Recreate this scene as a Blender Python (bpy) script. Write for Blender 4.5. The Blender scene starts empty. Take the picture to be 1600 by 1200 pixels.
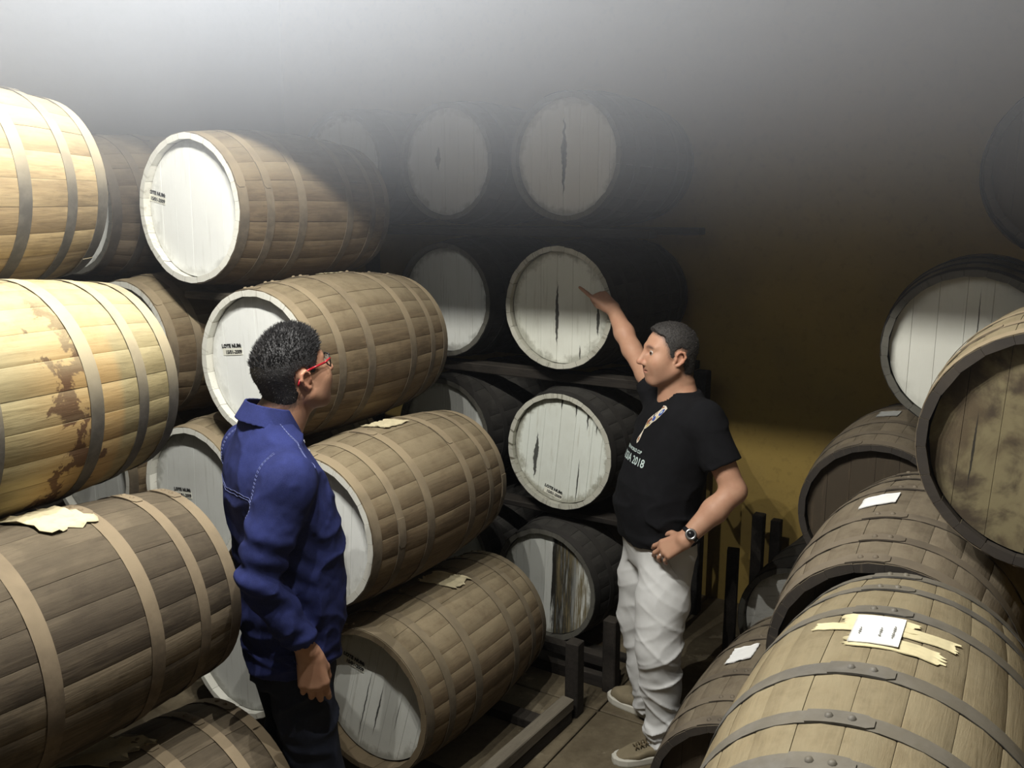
import bpy, bmesh, math, random
import numpy as np
from mathutils import Vector, Matrix, Euler

SC = bpy.context.scene
COL = SC.collection
random.seed(7)
RAD = math.radians

# ------------------------------------------------------------------ camera, world, light, exposure
cam_data = bpy.data.cameras.new('camera')
cam_data.sensor_width = 36.0
cam_data.lens = 1385.0 / 1600.0 * 36.0
cam_data.clip_start = 0.02
cam = bpy.data.objects.new('camera', cam_data)
cam.location = (0, 0, 2.08)
cam.rotation_euler = (RAD(90 - 11.0), 0, 0)
COL.objects.link(cam)
SC.camera = cam

world = bpy.data.worlds.new('world')
SC.world = world
world.use_nodes = True
world.node_tree.nodes['Background'].inputs[0].default_value = (0.6, 0.7, 0.9, 1)
world.node_tree.nodes['Background'].inputs[1].default_value = 0.002

SC.view_settings.view_transform = 'Standard'
SC.view_settings.look = 'None'
SC.view_settings.gamma = 1.0
SC.view_settings.use_curve_mapping = False
SC.view_settings.exposure = 0.0
SC.cycles.use_denoising = True
SC.cycles.max_bounces = 6
SC.cycles.diffuse_bounces = 4
SC.cycles.volume_bounces = 1

LAMP_POWER = 95.0
LAMP_COLOUR = (1.0, 0.985, 0.93)
HAZE_DENSITY = 0.19
TH = RAD(32.0)
EX = Vector((math.cos(TH), -math.sin(TH), 0))     # along the rows (to the right and nearer)
AX = Vector((math.sin(TH), math.cos(TH), 0))      # along the barrels (away from the camera)
def EA(e, a, z=0.0):
    return EX * e + AX * a + Vector((0, 0, z))
LAMP_E, LAMP_A, LAMP_Z = -1.38, 1.20, 3.18
for i in range(4):
    ld = bpy.data.lights.new('tube_light', 'POINT')
    ld.energy = LAMP_POWER
    ld.color = LAMP_COLOUR
    ld.shadow_soft_size = 0.006
    lo = bpy.data.objects.new('tube_light', ld)
    lo.location = EA(LAMP_E + (i - 1.5) * 0.3, LAMP_A, LAMP_Z)
    COL.objects.link(lo)

# ------------------------------------------------------------------ helpers
def link(o, parent=None):
    COL.objects.link(o)
    if parent is not None:
        o.parent = parent
    return o

def obj(name, me, mat=None, parent=None, loc=(0, 0, 0), rot=(0, 0, 0)):
    o = bpy.data.objects.new(name, me)
    o.location = loc
    o.rotation_euler = rot
    if mat is not None and me is not None and len(me.materials) == 0:
        me.materials.append(mat)
    return link(o, parent)

def obj_mats(name, me, mats, parent=None, loc=(0, 0, 0), rot=(0, 0, 0)):
    """shared mesh, materials kept on the object"""
    while len(me.materials) < len(mats):
        me.materials.append(None)
    o = bpy.data.objects.new(name, me)
    o.location = loc
    o.rotation_euler = rot
    for i, m in enumerate(mats):
        o.material_slots[i].link = 'OBJECT'
        o.material_slots[i].material = m
    return link(o, parent)

def tag(o, label=None, cat=None, group=None, kind=None):
    if label: o['label'] = label
    if cat: o['category'] = cat
    if group: o['group'] = group
    if kind: o['kind'] = kind
    return o

def empty(name, loc, rot=(0, 0, 0), s=1.0):
    o = bpy.data.objects.new(name, None)
    o.location = loc
    o.rotation_euler = rot
    o.scale = (s, s, s)
    o.empty_display_size = 0.1
    return link(o)

def mesh(name, verts, faces, smooth=False, mats=None):
    me = bpy.data.meshes.new(name)
    me.from_pydata([tuple(v) for v in verts], [], faces)
    if mats is not None:
        me.polygons.foreach_set('material_index', mats)
    if smooth:
        me.polygons.foreach_set('use_smooth', [True] * len(me.polygons))
    me.update()
    return me

def box_mesh(name, sx, sy, sz, bevel=0.0, jitter=0.0, cuts=0):
    bm = bmesh.new()
    bmesh.ops.create_cube(bm, size=1.0)
    for v in bm.verts:
        v.co = Vector((v.co.x * sx, v.co.y * sy, v.co.z * sz))
    if cuts:
        ed = max(bm.edges, key=lambda e: e.calc_length()).calc_length()
        long = [e for e in bm.edges if e.calc_length() > ed * 0.99]
        bmesh.ops.subdivide_edges(bm, edges=long, cuts=cuts)
    if bevel:
        bmesh.ops.bevel(bm, geom=[e for e in bm.edges if e.calc_face_angle(0) > 0.5], offset=bevel, segments=1, affect='EDGES')
    if jitter:
        for v in bm.verts:
            v.co += Vector((random.uniform(-1, 1), random.uniform(-1, 1), random.uniform(-1, 1))) * jitter
    me = bpy.data.meshes.new(name)
    bm.to_mesh(me)
    bm.free()
    return me

# ------------------------------------------------------------------ materials
class NT:
    def __init__(self, name):
        self.m = bpy.data.materials.new(name)
        self.m.use_nodes = True
        self.t = self.m.node_tree
        self.t.nodes.clear()
        self.out = self.n('ShaderNodeOutputMaterial')
    def n(self, kind, **kw):
        nd = self.t.nodes.new(kind)
        for k, v in kw.items():
            setattr(nd, k, v)
        return nd
    def l(self, a, b):
        self.t.links.new(a, b)
    def val(self, sock, v):
        if isinstance(v, (int, float)): sock.default_value = v
        elif isinstance(v, (tuple, list)): sock.default_value = tuple(v) + ((1,) if len(v) == 3 and len(sock.default_value) == 4 else ())
        else: self.l(v, sock)
    def math(self, op, a, b=0.0, c=None, clamp=False):
        nd = self.n('ShaderNodeMath', operation=op, use_clamp=clamp)
        self.val(nd.inputs[0], a); self.val(nd.inputs[1], b)
        if c is not None: self.val(nd.inputs[2], c)
        return nd.outputs[0]
    def vmath(self, op, a, b):
        nd = self.n('ShaderNodeVectorMath', operation=op)
        self.val(nd.inputs[0], a); self.val(nd.inputs[1], b)
        return nd.outputs[0]
    def noise(self, vec, scale=5.0, detail=4.0, rough=0.55, dist=0.0):
        nd = self.n('ShaderNodeTexNoise')
        self.val(nd.inputs['Vector'], vec)
        nd.inputs['Scale'].default_value = scale
        nd.inputs['Detail'].default_value = detail
        nd.inputs['Roughness'].default_value = rough
        nd.inputs['Distortion'].default_value = dist
        return nd.outputs['Fac']
    def ramp(self, fac, lo, hi, a=0.0, b=1.0):
        nd = self.n('ShaderNodeMapRange', interpolation_type='SMOOTHSTEP')
        self.val(nd.inputs[0], fac); self.val(nd.inputs[1], lo); self.val(nd.inputs[2], hi)
        self.val(nd.inputs[3], a); self.val(nd.inputs[4], b)
        return nd.outputs[0]
    def mix(self, fac, a, b):
        nd = self.n('ShaderNodeMix', data_type='RGBA')
        self.val(nd.inputs[0], fac); self.val(nd.inputs[6], a); self.val(nd.inputs[7], b)
        return nd.outputs[2]
    def sep(self, vec):
        nd = self.n('ShaderNodeSeparateXYZ'); self.l(vec, nd.inputs[0])
        return nd.outputs
    def coords(self):
        return self.n('ShaderNodeTexCoord').outputs['Object']
    def rnd(self):
        return self.n('ShaderNodeObjectInfo').outputs['Random']
    def bump(self, h, strength=0.3, dist=0.01):
        nd = self.n('ShaderNodeBump')
        nd.inputs['Strength'].default_value = strength
        nd.inputs['Distance'].default_value = dist
        self.l(h, nd.inputs['Height'])
        return nd.outputs[0]
    def surf(self, col, rough=0.7, metal=0.0, normal=None, spec=0.3, **extra):
        b = self.n('ShaderNodeBsdfPrincipled')
        self.val(b.inputs['Base Color'], col); self.val(b.inputs['Roughness'], rough); self.val(b.inputs['Metallic'], metal)
        self.val(b.inputs['Specular IOR Level'], spec)
        if normal is not None: self.l(normal, b.inputs['Normal'])
        for k, v in extra.items(): self.val(b.inputs[k.replace('_', ' ')], v)
        self.l(b.outputs[0], self.out.inputs['Surface'])
        return self.m
    def up(self):
        g = self.n('ShaderNodeNewGeometry')
        return self.sep(g.outputs['Normal'])[2]
    def pos(self):
        return self.n('ShaderNodeNewGeometry').outputs['Position']

def plain(name, col, rough=0.7, metal=0.0, var=0.0, scale=20.0, spec=0.3, bump=0.0):
    t = NT(name)
    if not var:
        return t.surf(col, rough, metal, spec=spec)
    c = t.coords()
    f = t.noise(c, scale)
    dark = tuple(x * (1 - var) for x in col); lite = tuple(min(1, x * (1 + var)) for x in col)
    return t.surf(t.mix(t.ramp(f, 0.3, 0.7), dark, lite), rough, metal, t.bump(f, bump) if bump else None, spec)

def wood(name, dark, mid, dust, dust_amt=0.6, spread=0.5, stain=None, patch=0.4):
    """stave wood: grain along local Y, each stave its own tone, dust settled on what faces up"""
    t = NT(name)
    c = t.coords(); r = t.rnd()
    off = t.n('ShaderNodeCombineXYZ')
    t.val(off.inputs[0], t.math('MULTIPLY', r, 37.0)); t.val(off.inputs[1], t.math('MULTIPLY', r, 11.0)); t.val(off.inputs[2], t.math('MULTIPLY', r, 23.0))
    v = t.vmath('ADD', c, off.outputs[0])
    g = t.noise(t.vmath('MULTIPLY', v, (60, 3.5, 60)), 1.0, 5, 0.6, 0.6)
    big = t.noise(t.vmath('MULTIPLY', v, (6, 2.2, 6)), 1.0, 4, 0.6)
    fine = t.noise(t.vmath('MULTIPLY', v, (160, 14, 160)), 1.0, 3, 0.6)
    tone = t.math('ADD', t.math('MULTIPLY', g, 0.55), t.math('MULTIPLY', big, 0.55))
    tone = t.math('ADD', tone, t.math('MULTIPLY', t.math('SUBTRACT', r, 0.5), spread))
    col = t.mix(t.ramp(tone, 0.3, 0.85), dark, mid)
    col = t.mix(t.math('MULTIPLY', t.ramp(fine, 0.35, 0.5, 1, 0), 0.25), col, tuple(x * 0.35 for x in dark))
    w = t.pos()
    wn = t.noise(w, 7.0, 5, 0.6)
    col = t.mix(t.math('MULTIPLY', t.ramp(wn, 0.5, 0.62), patch), col, tuple(x * 0.5 for x in dark))
    if stain:
        y0, y1, scol, ocol = stain
        y = t.sep(c)[1]
        n1 = t.noise(w, 9.0, 6, 0.65, 0.4)
        yy = t.math('ADD', y, t.math('MULTIPLY', t.math('SUBTRACT', n1, 0.5), 0.5))
        band = t.math('MULTIPLY', t.ramp(yy, y0 - 0.01, y0 + 0.01), t.ramp(yy, y1 - 0.01, y1 + 0.01, 1, 0))
        near = t.math('MULTIPLY', t.ramp(y, y0 - 0.15, y0 + 0.03), t.ramp(y, y1 + 0.10, y1 + 0.13, 1, 0))
        col = t.mix(t.math('MULTIPLY', near, 0.38), col, ocol)
        col = t.mix(t.math('MULTIPLY', band, 0.85), col, scol)
    d = t.math('MULTIPLY', t.ramp(t.up(), 0.05, 0.95), t.ramp(t.noise(w, 14.0, 4, 0.7), 0.25, 0.62, 0.45, 1.0))
    d = t.math('ADD', t.math('MULTIPLY', d, dust_amt), t.math('MULTIPLY', t.ramp(big, 0.5, 0.75), dust_amt * 0.25), clamp=True)
    col = t.mix(d, col, dust)
    return t.surf(col, 0.85, 0, t.bump(t.math('ADD', g, t.math('MULTIPLY', fine, 0.5)), 0.35, 0.004), 0.2)

def hoopmat(name, metal, dust, dust_amt, rough=0.6):
    t = NT(name)
    w = t.pos()
    n = t.noise(w, 22.0, 5, 0.65)
    n2 = t.noise(w, 5.0, 4, 0.6)
    col = t.mix(t.ramp(n, 0.35, 0.7), tuple(x * 0.6 for x in metal), metal)
    d = t.math('MULTIPLY', t.ramp(t.up(), -0.25, 0.8), t.ramp(n2, 0.3, 0.6, 0.55, 1.0))
    d = t.math('MULTIPLY', d, dust_amt, clamp=True)
    return t.surf(t.mix(d, col, dust), rough, 0.0, t.bump(n, 0.15, 0.003), 0.35)

def headmat(name, base, dirt, edge=0.6, streak=0.4, cracks=(), black=None, patches=None, rim_r=0.25):
    """painted barrel head: streaks run along the boards (local Z), grime at the rim, cracks where they are"""
    t = NT(name)
    c = t.coords(); s = t.sep(c); r = t.rnd()
    x, z = s[0], s[2]
    rad = t.math('SQRT', t.math('ADD', t.math('MULTIPLY', x, x), t.math('MULTIPLY', z, z)))
    w = t.pos()
    n = t.noise(w, 16.0, 6, 0.65)
    st = t.noise(t.vmath('MULTIPLY', t.vmath('ADD', c, t.vmath('MULTIPLY', w, (0.3, 0.3, 0.3))), (55, 20, 3.0)), 1.0, 5, 0.65)
    col = t.mix(t.math('MULTIPLY', t.math('SUBTRACT', r, 0.5), 0.14, clamp=True), base, dirt)
    big = t.noise(w, 4.0, 4, 0.6)
    col = t.mix(t.math('MULTIPLY', t.ramp(big, 0.42, 0.75), streak * 0.5), col, dirt)
    col = t.mix(t.math('MULTIPLY', t.ramp(st, 0.55, 0.72), streak), col, dirt)
    e = t.math('ADD', rad, t.math('MULTIPLY', t.math('SUBTRACT', n, 0.5), 0.12))
    col = t.mix(t.math('MULTIPLY', t.ramp(e, rim_r - 0.035, rim_r), edge), col, tuple(q * 0.6 for q in dirt))
    if patches:
        pn = t.noise(w, 5.5, 5, 0.6, 0.5)
        col = t.mix(t.ramp(pn, 0.42, 0.62), col, patches[0])
        pn2 = t.noise(t.vmath('ADD', w, (3, 7, 1)), 7.0, 5, 0.6, 0.5)
        col = t.mix(t.ramp(pn2, 0.46, 0.64), col, patches[1])
    for (x0, z0, hw, hh) in cracks:
        nx = t.math('ADD', t.math('SUBTRACT', x, x0), t.math('MULTIPLY', t.math('SUBTRACT', t.noise(t.vmath('MULTIPLY', w, (20, 20, 30)), 1.0, 3), 0.5), hw * 2.2))
        d = t.math('ADD', t.math('POWER', t.math('ABSOLUTE', t.math('DIVIDE', nx, hw)), 1.0), t.math('POWER', t.math('ABSOLUTE', t.math('DIVIDE', t.math('SUBTRACT', z, z0), hh)), 1.5))
        col = t.mix(t.ramp(d, 0.75, 1.1, 0.92, 0.0), col, (0.02, 0.018, 0.016))
    if black:
        x0, x1, bc = black
        xx = t.math('ADD', x, t.math('MULTIPLY', t.math('SUBTRACT', st, 0.5), 0.09))
        m = t.math('MULTIPLY', t.ramp(xx, x0, x0 + 0.006), t.ramp(xx, x1 - 0.03, x1 + 0.03, 1, 0))
        m = t.math('MULTIPLY', m, t.ramp(st, 0.30, 0.5, 0.55, 1.0))
        col = t.mix(m, col, bc)
        col = t.mix(t.math('MULTIPLY', t.ramp(x, x0 + 0.02, x0 + 0.03), t.ramp(st, 0.45, 0.62)), col, (0.16, 0.13, 0.07))
    return t.surf(col, 0.75, 0, t.bump(t.math('ADD', st, n), 0.25, 0.003), 0.25)

def paper(name, col, grime=0.3):
    t = NT(name)
    n = t.noise(t.coords(), 40.0, 4, 0.6)
    return t.surf(t.mix(t.math('MULTIPLY', t.ramp(n, 0.45, 0.7), grime), col, tuple(x * 0.55 for x in col)), 0.9, 0, t.bump(n, 0.1, 0.002), 0.1)

DUST = (0.27, 0.22, 0.14)
M_WOOD = wood('dusty_oak_wood', (0.085, 0.058, 0.034), (0.19, 0.14, 0.082), DUST, 0.8, 0.12, patch=0.3)
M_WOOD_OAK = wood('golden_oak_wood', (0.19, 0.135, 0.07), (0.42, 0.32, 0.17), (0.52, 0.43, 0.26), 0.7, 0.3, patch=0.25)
M_WOOD_STAIN = wood('stained_oak_wood', (0.20, 0.16, 0.08), (0.40, 0.335, 0.18), (0.53, 0.46, 0.28), 0.6, 0.22,
                    stain=(0.045, 0.105, (0.06, 0.025, 0.015), (0.46, 0.25, 0.08)), patch=0.12)
M_WOOD_GREY = wood('weathered_grey_oak_wood', (0.045, 0.034, 0.024), (0.155, 0.122, 0.082), (0.16, 0.13, 0.088), 0.4, 0.5)
M_WOOD_TAN = wood('tan_oak_wood', (0.12, 0.09, 0.05), (0.25, 0.195, 0.112), (0.265, 0.222, 0.14), 0.75, 0.15, patch=0.45)
M_WOOD_DARK = wood('dark_oak_wood', (0.05, 0.036, 0.024), (0.13, 0.10, 0.068), (0.24, 0.20, 0.14), 0.65, 0.3)
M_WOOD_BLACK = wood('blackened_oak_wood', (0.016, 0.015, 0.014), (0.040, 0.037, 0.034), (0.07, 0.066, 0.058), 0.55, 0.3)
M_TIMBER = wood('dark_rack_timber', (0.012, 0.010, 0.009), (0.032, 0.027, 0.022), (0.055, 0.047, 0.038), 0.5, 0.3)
M_TIMBER_PALE = wood('pale_timber', (0.07, 0.06, 0.046), (0.16, 0.138, 0.105), (0.18, 0.158, 0.12), 0.6, 0.3)
H_DUST = hoopmat('dusty_hoop_iron', (0.12, 0.095, 0.066), (0.31, 0.245, 0.155), 0.95, 0.85)
H_PALE = hoopmat('pale_dusty_hoop_iron', (0.15, 0.115, 0.078), (0.25, 0.195, 0.125), 1.0, 0.9)
H_MID = hoopmat('brown_dusty_hoop_iron', (0.10, 0.08, 0.056), (0.225, 0.18, 0.115), 0.95, 0.85)
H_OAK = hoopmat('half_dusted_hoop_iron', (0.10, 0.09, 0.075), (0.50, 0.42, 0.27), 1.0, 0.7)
H_STEEL = hoopmat('blue_grey_hoop_iron', (0.105, 0.105, 0.108), (0.27, 0.23, 0.155), 0.42, 0.55)
H_DARK = hoopmat('dark_hoop_iron', (0.055, 0.045, 0.036), (0.19, 0.155, 0.11), 0.8, 0.7)
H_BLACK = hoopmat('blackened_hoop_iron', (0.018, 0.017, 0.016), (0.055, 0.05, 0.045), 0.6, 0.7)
WHITE = (0.80, 0.81, 0.78)
P_WHITE = headmat('white_painted_head', WHITE, (0.42, 0.41, 0.36), 0.35, 0.25)
P_RIM = headmat('white_painted_rim', (0.72, 0.71, 0.64), (0.30, 0.27, 0.2), 0.2, 0.5, rim_r=0.5)
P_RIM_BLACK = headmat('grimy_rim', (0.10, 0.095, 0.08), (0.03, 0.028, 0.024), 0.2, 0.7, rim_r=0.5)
P_RIM_PEEL = headmat('peeling_white_rim', (0.50, 0.49, 0.42), (0.10, 0.09, 0.06), 0.2, 0.9, rim_r=0.5)
P_DARK_RIM = headmat('dark_wood_rim', (0.035, 0.03, 0.026), (0.10, 0.08, 0.06), 0.2, 0.6, rim_r=0.5)
P_WOOD_RIM = headmat('bare_wood_rim', (0.17, 0.13, 0.08), (0.08, 0.06, 0.035), 0.2, 0.6, rim_r=0.5)
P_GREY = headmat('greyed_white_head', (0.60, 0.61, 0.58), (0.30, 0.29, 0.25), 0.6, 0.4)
P_BROWN = headmat('bare_brown_head', (0.055, 0.042, 0.028), (0.11, 0.08, 0.05), 0.3, 0.7)
PAPER_OLD = paper('yellowed_paper', (0.66, 0.58, 0.38), 0.35)
PAPER_WHITE = paper('white_paper', (0.85, 0.85, 0.83), 0.08)
TAPE = paper('masking_tape', (0.66, 0.58, 0.36), 0.3)
INK = plain('black_ink', (0.02, 0.02, 0.02), 0.8)

# ------------------------------------------------------------------ room
FLOOR_M = NT('worn_concrete')
_w = FLOOR_M.pos()
_n = FLOOR_M.noise(_w, 2.2, 6, 0.65); _n2 = FLOOR_M.noise(_w, 30.0, 5, 0.7); _n3 = FLOOR_M.noise(FLOOR_M.vmath('ADD', _w, (5, 2, 1)), 6.0, 5, 0.6)
_c = FLOOR_M.mix(FLOOR_M.ramp(_n, 0.35, 0.7), (0.08, 0.062, 0.037), (0.19, 0.155, 0.10))
_c = FLOOR_M.mix(FLOOR_M.math('MULTIPLY', FLOOR_M.ramp(_n3, 0.58, 0.66), 0.6), _c, (0.34, 0.29, 0.2))
_c = FLOOR_M.mix(FLOOR_M.math('MULTIPLY', FLOOR_M.ramp(_n2, 0.5, 0.7), 0.35), _c, (0.06, 0.05, 0.03))
M_FLOOR = FLOOR_M.surf(_c, 0.75, 0, FLOOR_M.bump(_n2, 0.25, 0.004), 0.3)

def wallmat(name, col, dirt):
    t = NT(name); w = t.pos()
    n = t.noise(w, 1.6, 5, 0.6); n2 = t.noise(w, 26.0, 4, 0.6)
    c = t.mix(t.ramp(n, 0.35, 0.75), col, dirt)
    c = t.mix(t.math('MULTIPLY', t.ramp(n2, 0.52, 0.7), 0.25), c, tuple(x * 0.6 for x in dirt))
    return t.surf(c, 0.85, 0, t.bump(n2, 0.2, 0.006), 0.2)
M_OCHRE = wallmat('ochre_plaster', (0.33, 0.23, 0.065), (0.25, 0.175, 0.06))
M_CEIL = wallmat('grey_ceiling_plaster', (0.12, 0.115, 0.11), (0.09, 0.085, 0.08))
M_WALL = wallmat('dim_plaster', (0.14, 0.13, 0.11), (0.10, 0.09, 0.075))

E0, E1, A0, A1, ZC = -4.6, 2.2, -1.4, 4.46, 3.6
def setting(name, e0, e1, a0, a1, z0, z1, mat):
    me = box_mesh(name, e1 - e0, a1 - a0, z1 - z0)
    o = obj(name, me, mat, None, EA((e0 + e1) / 2, (a0 + a1) / 2, (z0 + z1) / 2), (0, 0, -TH))
    o['kind'] = 'structure'
    return o
floor = setting('floor', E0 - .3, E1 + .3, A0 - .3, A1 + .3, -0.3, -0.03, plain('joint_dirt', (0.03, 0.026, 0.02), 0.9))
setting('ceiling', E0 - .2, E1 + .2, A0 - .2, A1 + .2, ZC, ZC + 0.15, M_CEIL)
setting('wall_back', E0 - .2, E1 + .2, A1, A1 + 0.2, -0.1, ZC + 0.05, M_OCHRE)
setting('wall_front', E0 - .2, E1 + .2, A0 - 0.2, A0, -0.1, ZC + 0.05, M_WALL)
setting('wall_left', E0 - 0.2, E0, A0, A1, -0.1, ZC + 0.05, M_WALL)
setting('wall_right', E1, E1 + 0.2, A0, A1, -0.1, ZC + 0.05, M_OCHRE)
# floor slabs with open joints
ejs = [E0, -4.05, -2.78, -1.51, -0.24, 1.03, E1]
ajs = [A0, -0.70, 0.57, 1.84, 3.11, A1]
for i in range(len(ejs) - 1):
    for j in range(len(ajs) - 1):
        e0, e1, a0, a1 = ejs[i], ejs[i + 1], ajs[j], ajs[j + 1]
        me = box_mesh('floor_slab', e1 - e0 - 0.008, a1 - a0 - 0.008, 0.03, 0.004)
        p = EA((e0 + e1) / 2, (a0 + a1) / 2, -0.015 - random.uniform(0, 0.0015)) - floor.location
        s = obj('floor_slab', me, M_FLOOR, floor)
        s.matrix_parent_inverse = Matrix.Identity(4)
        s.location = Matrix.Rotation(TH, 3, 'Z') @ p
        s['kind'] = 'structure'

# ceiling lamp: a tube in a trough reflector, above the frame
lamp = empty('ceiling_lamp', EA(LAMP_E, LAMP_A, LAMP_Z), (0, 0, -TH))
tag(lamp, 'long tube lamp in a grey trough reflector hung from the ceiling', 'lamp')
M_ENAMEL = plain('blackened_sheet_metal', (0.02, 0.02, 0.02), 0.6)
SK = 0.22
prof = [(-SK, -SK * 0.68), (-SK, 0.05), (-0.10, 0.13), (0.10, 0.13), (SK, 0.05), (SK, -SK * 0.68)]
vs, fs = [], []
for x in (-0.68, 0.68):
    for (y, z) in prof: vs.append((x, y, z))
    for (y, z) in prof: vs.append((x, y * 0.98, z - 0.004 if abs(y) < 0.2 else z))
k = len(prof)
for i in range(k - 1):
    fs.append((i, i + 1, 2 * k + i + 1, 2 * k + i)); fs.append((k + i + 1, k + i, 3 * k + i, 3 * k + i + 1))
fs += [(0, 2 * k, 3 * k, k), (k - 1, 2 * k - 1, 4 * k - 1, 3 * k - 1)]
obj('reflector', mesh('reflector', vs, fs), M_ENAMEL, lamp)
tm = NT('glowing_tube'); em = tm.n('ShaderNodeEmission'); em.inputs[0].default_value = (1, .98, .93, 1); em.inputs[1].default_value = 6.0
tm.l(em.outputs[0], tm.out.inputs['Surface'])
def tube_mesh(name, p0, p1, r, n=10):
    p0, p1 = Vector(p0), Vector(p1); d = (p1 - p0).normalized()
    u = d.orthogonal().normalized(); v = d.cross(u)
    vs = [p + (u * math.cos(2 * math.pi * i / n) + v * math.sin(2 * math.pi * i / n)) * r for p in (p0, p1) for i in range(n)]
    fs = [(i, (i + 1) % n, n + (i + 1) % n, n + i) for i in range(n)] + [tuple(range(n))[::-1], tuple(range(n, 2 * n))]
    return mesh(name, vs, fs, True)
obj('tube', tube_mesh('tube', (-0.6, 0, 0.034), (0.6, 0, 0.034), 0.013), tm.m, lamp)
for x in (-0.61, 0.61):
    obj('tube_holder', box_mesh('tube_holder', 0.02, 0.04, 0.09, 0.004), M_ENAMEL, lamp, (x, 0, 0.075))
for x in (-0.45, 0.45):
    obj('hanging_rod', tube_mesh('hanging_rod', (x, 0, 0.12), (x, 0, ZC - LAMP_Z), 0.006, 6), M_ENAMEL, lamp)

# ------------------------------------------------------------------ barrels
BL, RE, RB, NS = 0.85, 0.275, 0.307, 24
REC = 0.034
def brad(t):
    return RB - (RB - RE) * (2 * t / BL) ** 2

def stave_mesh():
    w = math.pi / NS - 0.0014
    vs, fs, ms = [], [], []
    ts = [BL * (i / 8 - 0.5) for i in range(9)]
    for t in ts:
        r = brad(t)
        for a, q in ((-w, r - 0.0011), (-w * 0.93, r - 0.0002), (0, r + 0.0012), (w * 0.93, r - 0.0002), (w, r - 0.0011), (w, r - 0.021), (-w, r - 0.021)):
            vs.append((math.sin(a) * q, t, math.cos(a) * q))
    K = 7
    for i in range(8):
        for j in range(K):
            b = (i * K + j, i * K + (j + 1) % K, (i + 1) * K + (j + 1) % K, (i + 1) * K + j)
            fs.append(b); ms.append(1 if j == 5 else 0)
    fs.append(tuple(range(K))[::-1]); ms.append(1)
    fs.append(tuple(range(8 * K, 9 * K))); ms.append(1)
    me = mesh('stave', vs, fs, True, ms); me.set_sharp_from_angle(angle=0.5)
    return me
STAVE = stave_mesh()

HB = [-0.2535, -0.185, -0.105, -0.02, 0.06, 0.15, 0.205, 0.2535]
RH = 0.2535
def board_mesh(x0, x1, dy):
    g = 0.0005
    x0 += g; x1 -= g
    pts = []
    n = 7
    for i in range(n):
        x = x0 + (x1 - x0) * i / (n - 1); x = max(-RH, min(RH, x)); pts.append((x, -math.sqrt(max(0, RH * RH - x * x))))
    for i in range(n):
        x = x1 + (x0 - x1) * i / (n - 1); x = max(-RH, min(RH, x)); pts.append((x, math.sqrt(max(0, RH * RH - x * x))))
    k = len(pts); y = -BL / 2 + REC + dy
    vs = [(px, y, pz) for px, pz in pts] + [(px, y + 0.016, pz) for px, pz in pts]
    fs = [tuple(range(k)), tuple(range(k, 2 * k))[::-1]] + [(i, k + i, k + (i + 1) % k, (i + 1) % k) for i in range(k)]
    me = mesh('head_board', vs, fs)
    bm = bmesh.new(); bm.from_mesh(me); bmesh.ops.remove_doubles(bm, verts=bm.verts, dist=1e-5); bmesh.ops.recalc_face_normals(bm, faces=bm.faces); bm.to_mesh(me); bm.free()
    return me
BOARDS = [board_mesh(HB[i], HB[i + 1], (0, .0006, .0002, .0007, .0003, .0005, .0001)[i]) for i in range(7)]
_v = [(RH * math.sin(2 * math.pi * i / 28), y, RH * math.cos(2 * math.pi * i / 28)) for y in (BL / 2 - REC - 0.016, BL / 2 - REC) for i in range(28)]
REAR = mesh('rear_head', _v, [tuple(range(28))[::-1], tuple(range(28, 56))] + [(i, (i + 1) % 28, 28 + (i + 1) % 28, 28 + i) for i in range(28)])

def hoop_mesh(t, w):
    n = 56; th = 0.0022
    vs, fs = [], []
    for i in range(n):
        a = 2 * math.pi * i / n
        for tt, q in ((t - w / 2, 0.0004), (t - w / 2, th), (t + w / 2, th), (t + w / 2, 0.0004)):
            r = brad(tt) + 0.0008 + q
            vs.append((math.sin(a) * r, tt, math.cos(a) * r))
    for i in range(n):
        j = (i + 1) % n
        for q in range(4):
            fs.append((i * 4 + q, j * 4 + q, j * 4 + (q + 1) % 4, i * 4 + (q + 1) % 4))
    # the lapped end, rounded, riveted on top
    b = len(vs); m = 9; half = w / 2
    for i in range(m + 1):
        a = -0.17 + 0.36 * i / m
        end = i == m
        for tt, q in ((-half * (0.55 if end else 1), th * 0.8), (-half * (0.55 if end else 1), th * 2.0), (half * (0.55 if end else 1), th * 2.0), (half * (0.55 if end else 1), th * 0.8)):
            r = brad(t + tt) + 0.0008 + q
            vs.append((math.sin(a) * r, t + tt, math.cos(a) * r))
    for i in range(m):
        for q in range(4):
            fs.append((b + i * 4 + q, b + i * 4 + 4 + q, b + i * 4 + 4 + (q + 1) % 4, b + i * 4 + (q + 1) % 4))
    fs.append((b + m * 4, b + m * 4 + 1, b + m * 4 + 2, b + m * 4 + 3)); fs.append((b + 3, b + 2, b + 1, b))
    me = mesh('hoop', vs, fs)
    bm = bmesh.new(); bm.from_mesh(me); bmesh.ops.recalc_face_normals(bm, faces=bm.faces); bm.to_mesh(me); bm.free()
    me.polygons.foreach_set('use_smooth', [True] * len(me.polygons)); me.set_sharp_from_angle(angle=0.6)
    return me
HOOPS = [(t, hoop_mesh(t, w)) for t, w in ((-0.404, 0.038), (-0.290, 0.034), (-0.135, 0.040), (0.135, 0.040), (0.290, 0.034), (0.404, 0.038))]
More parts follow.
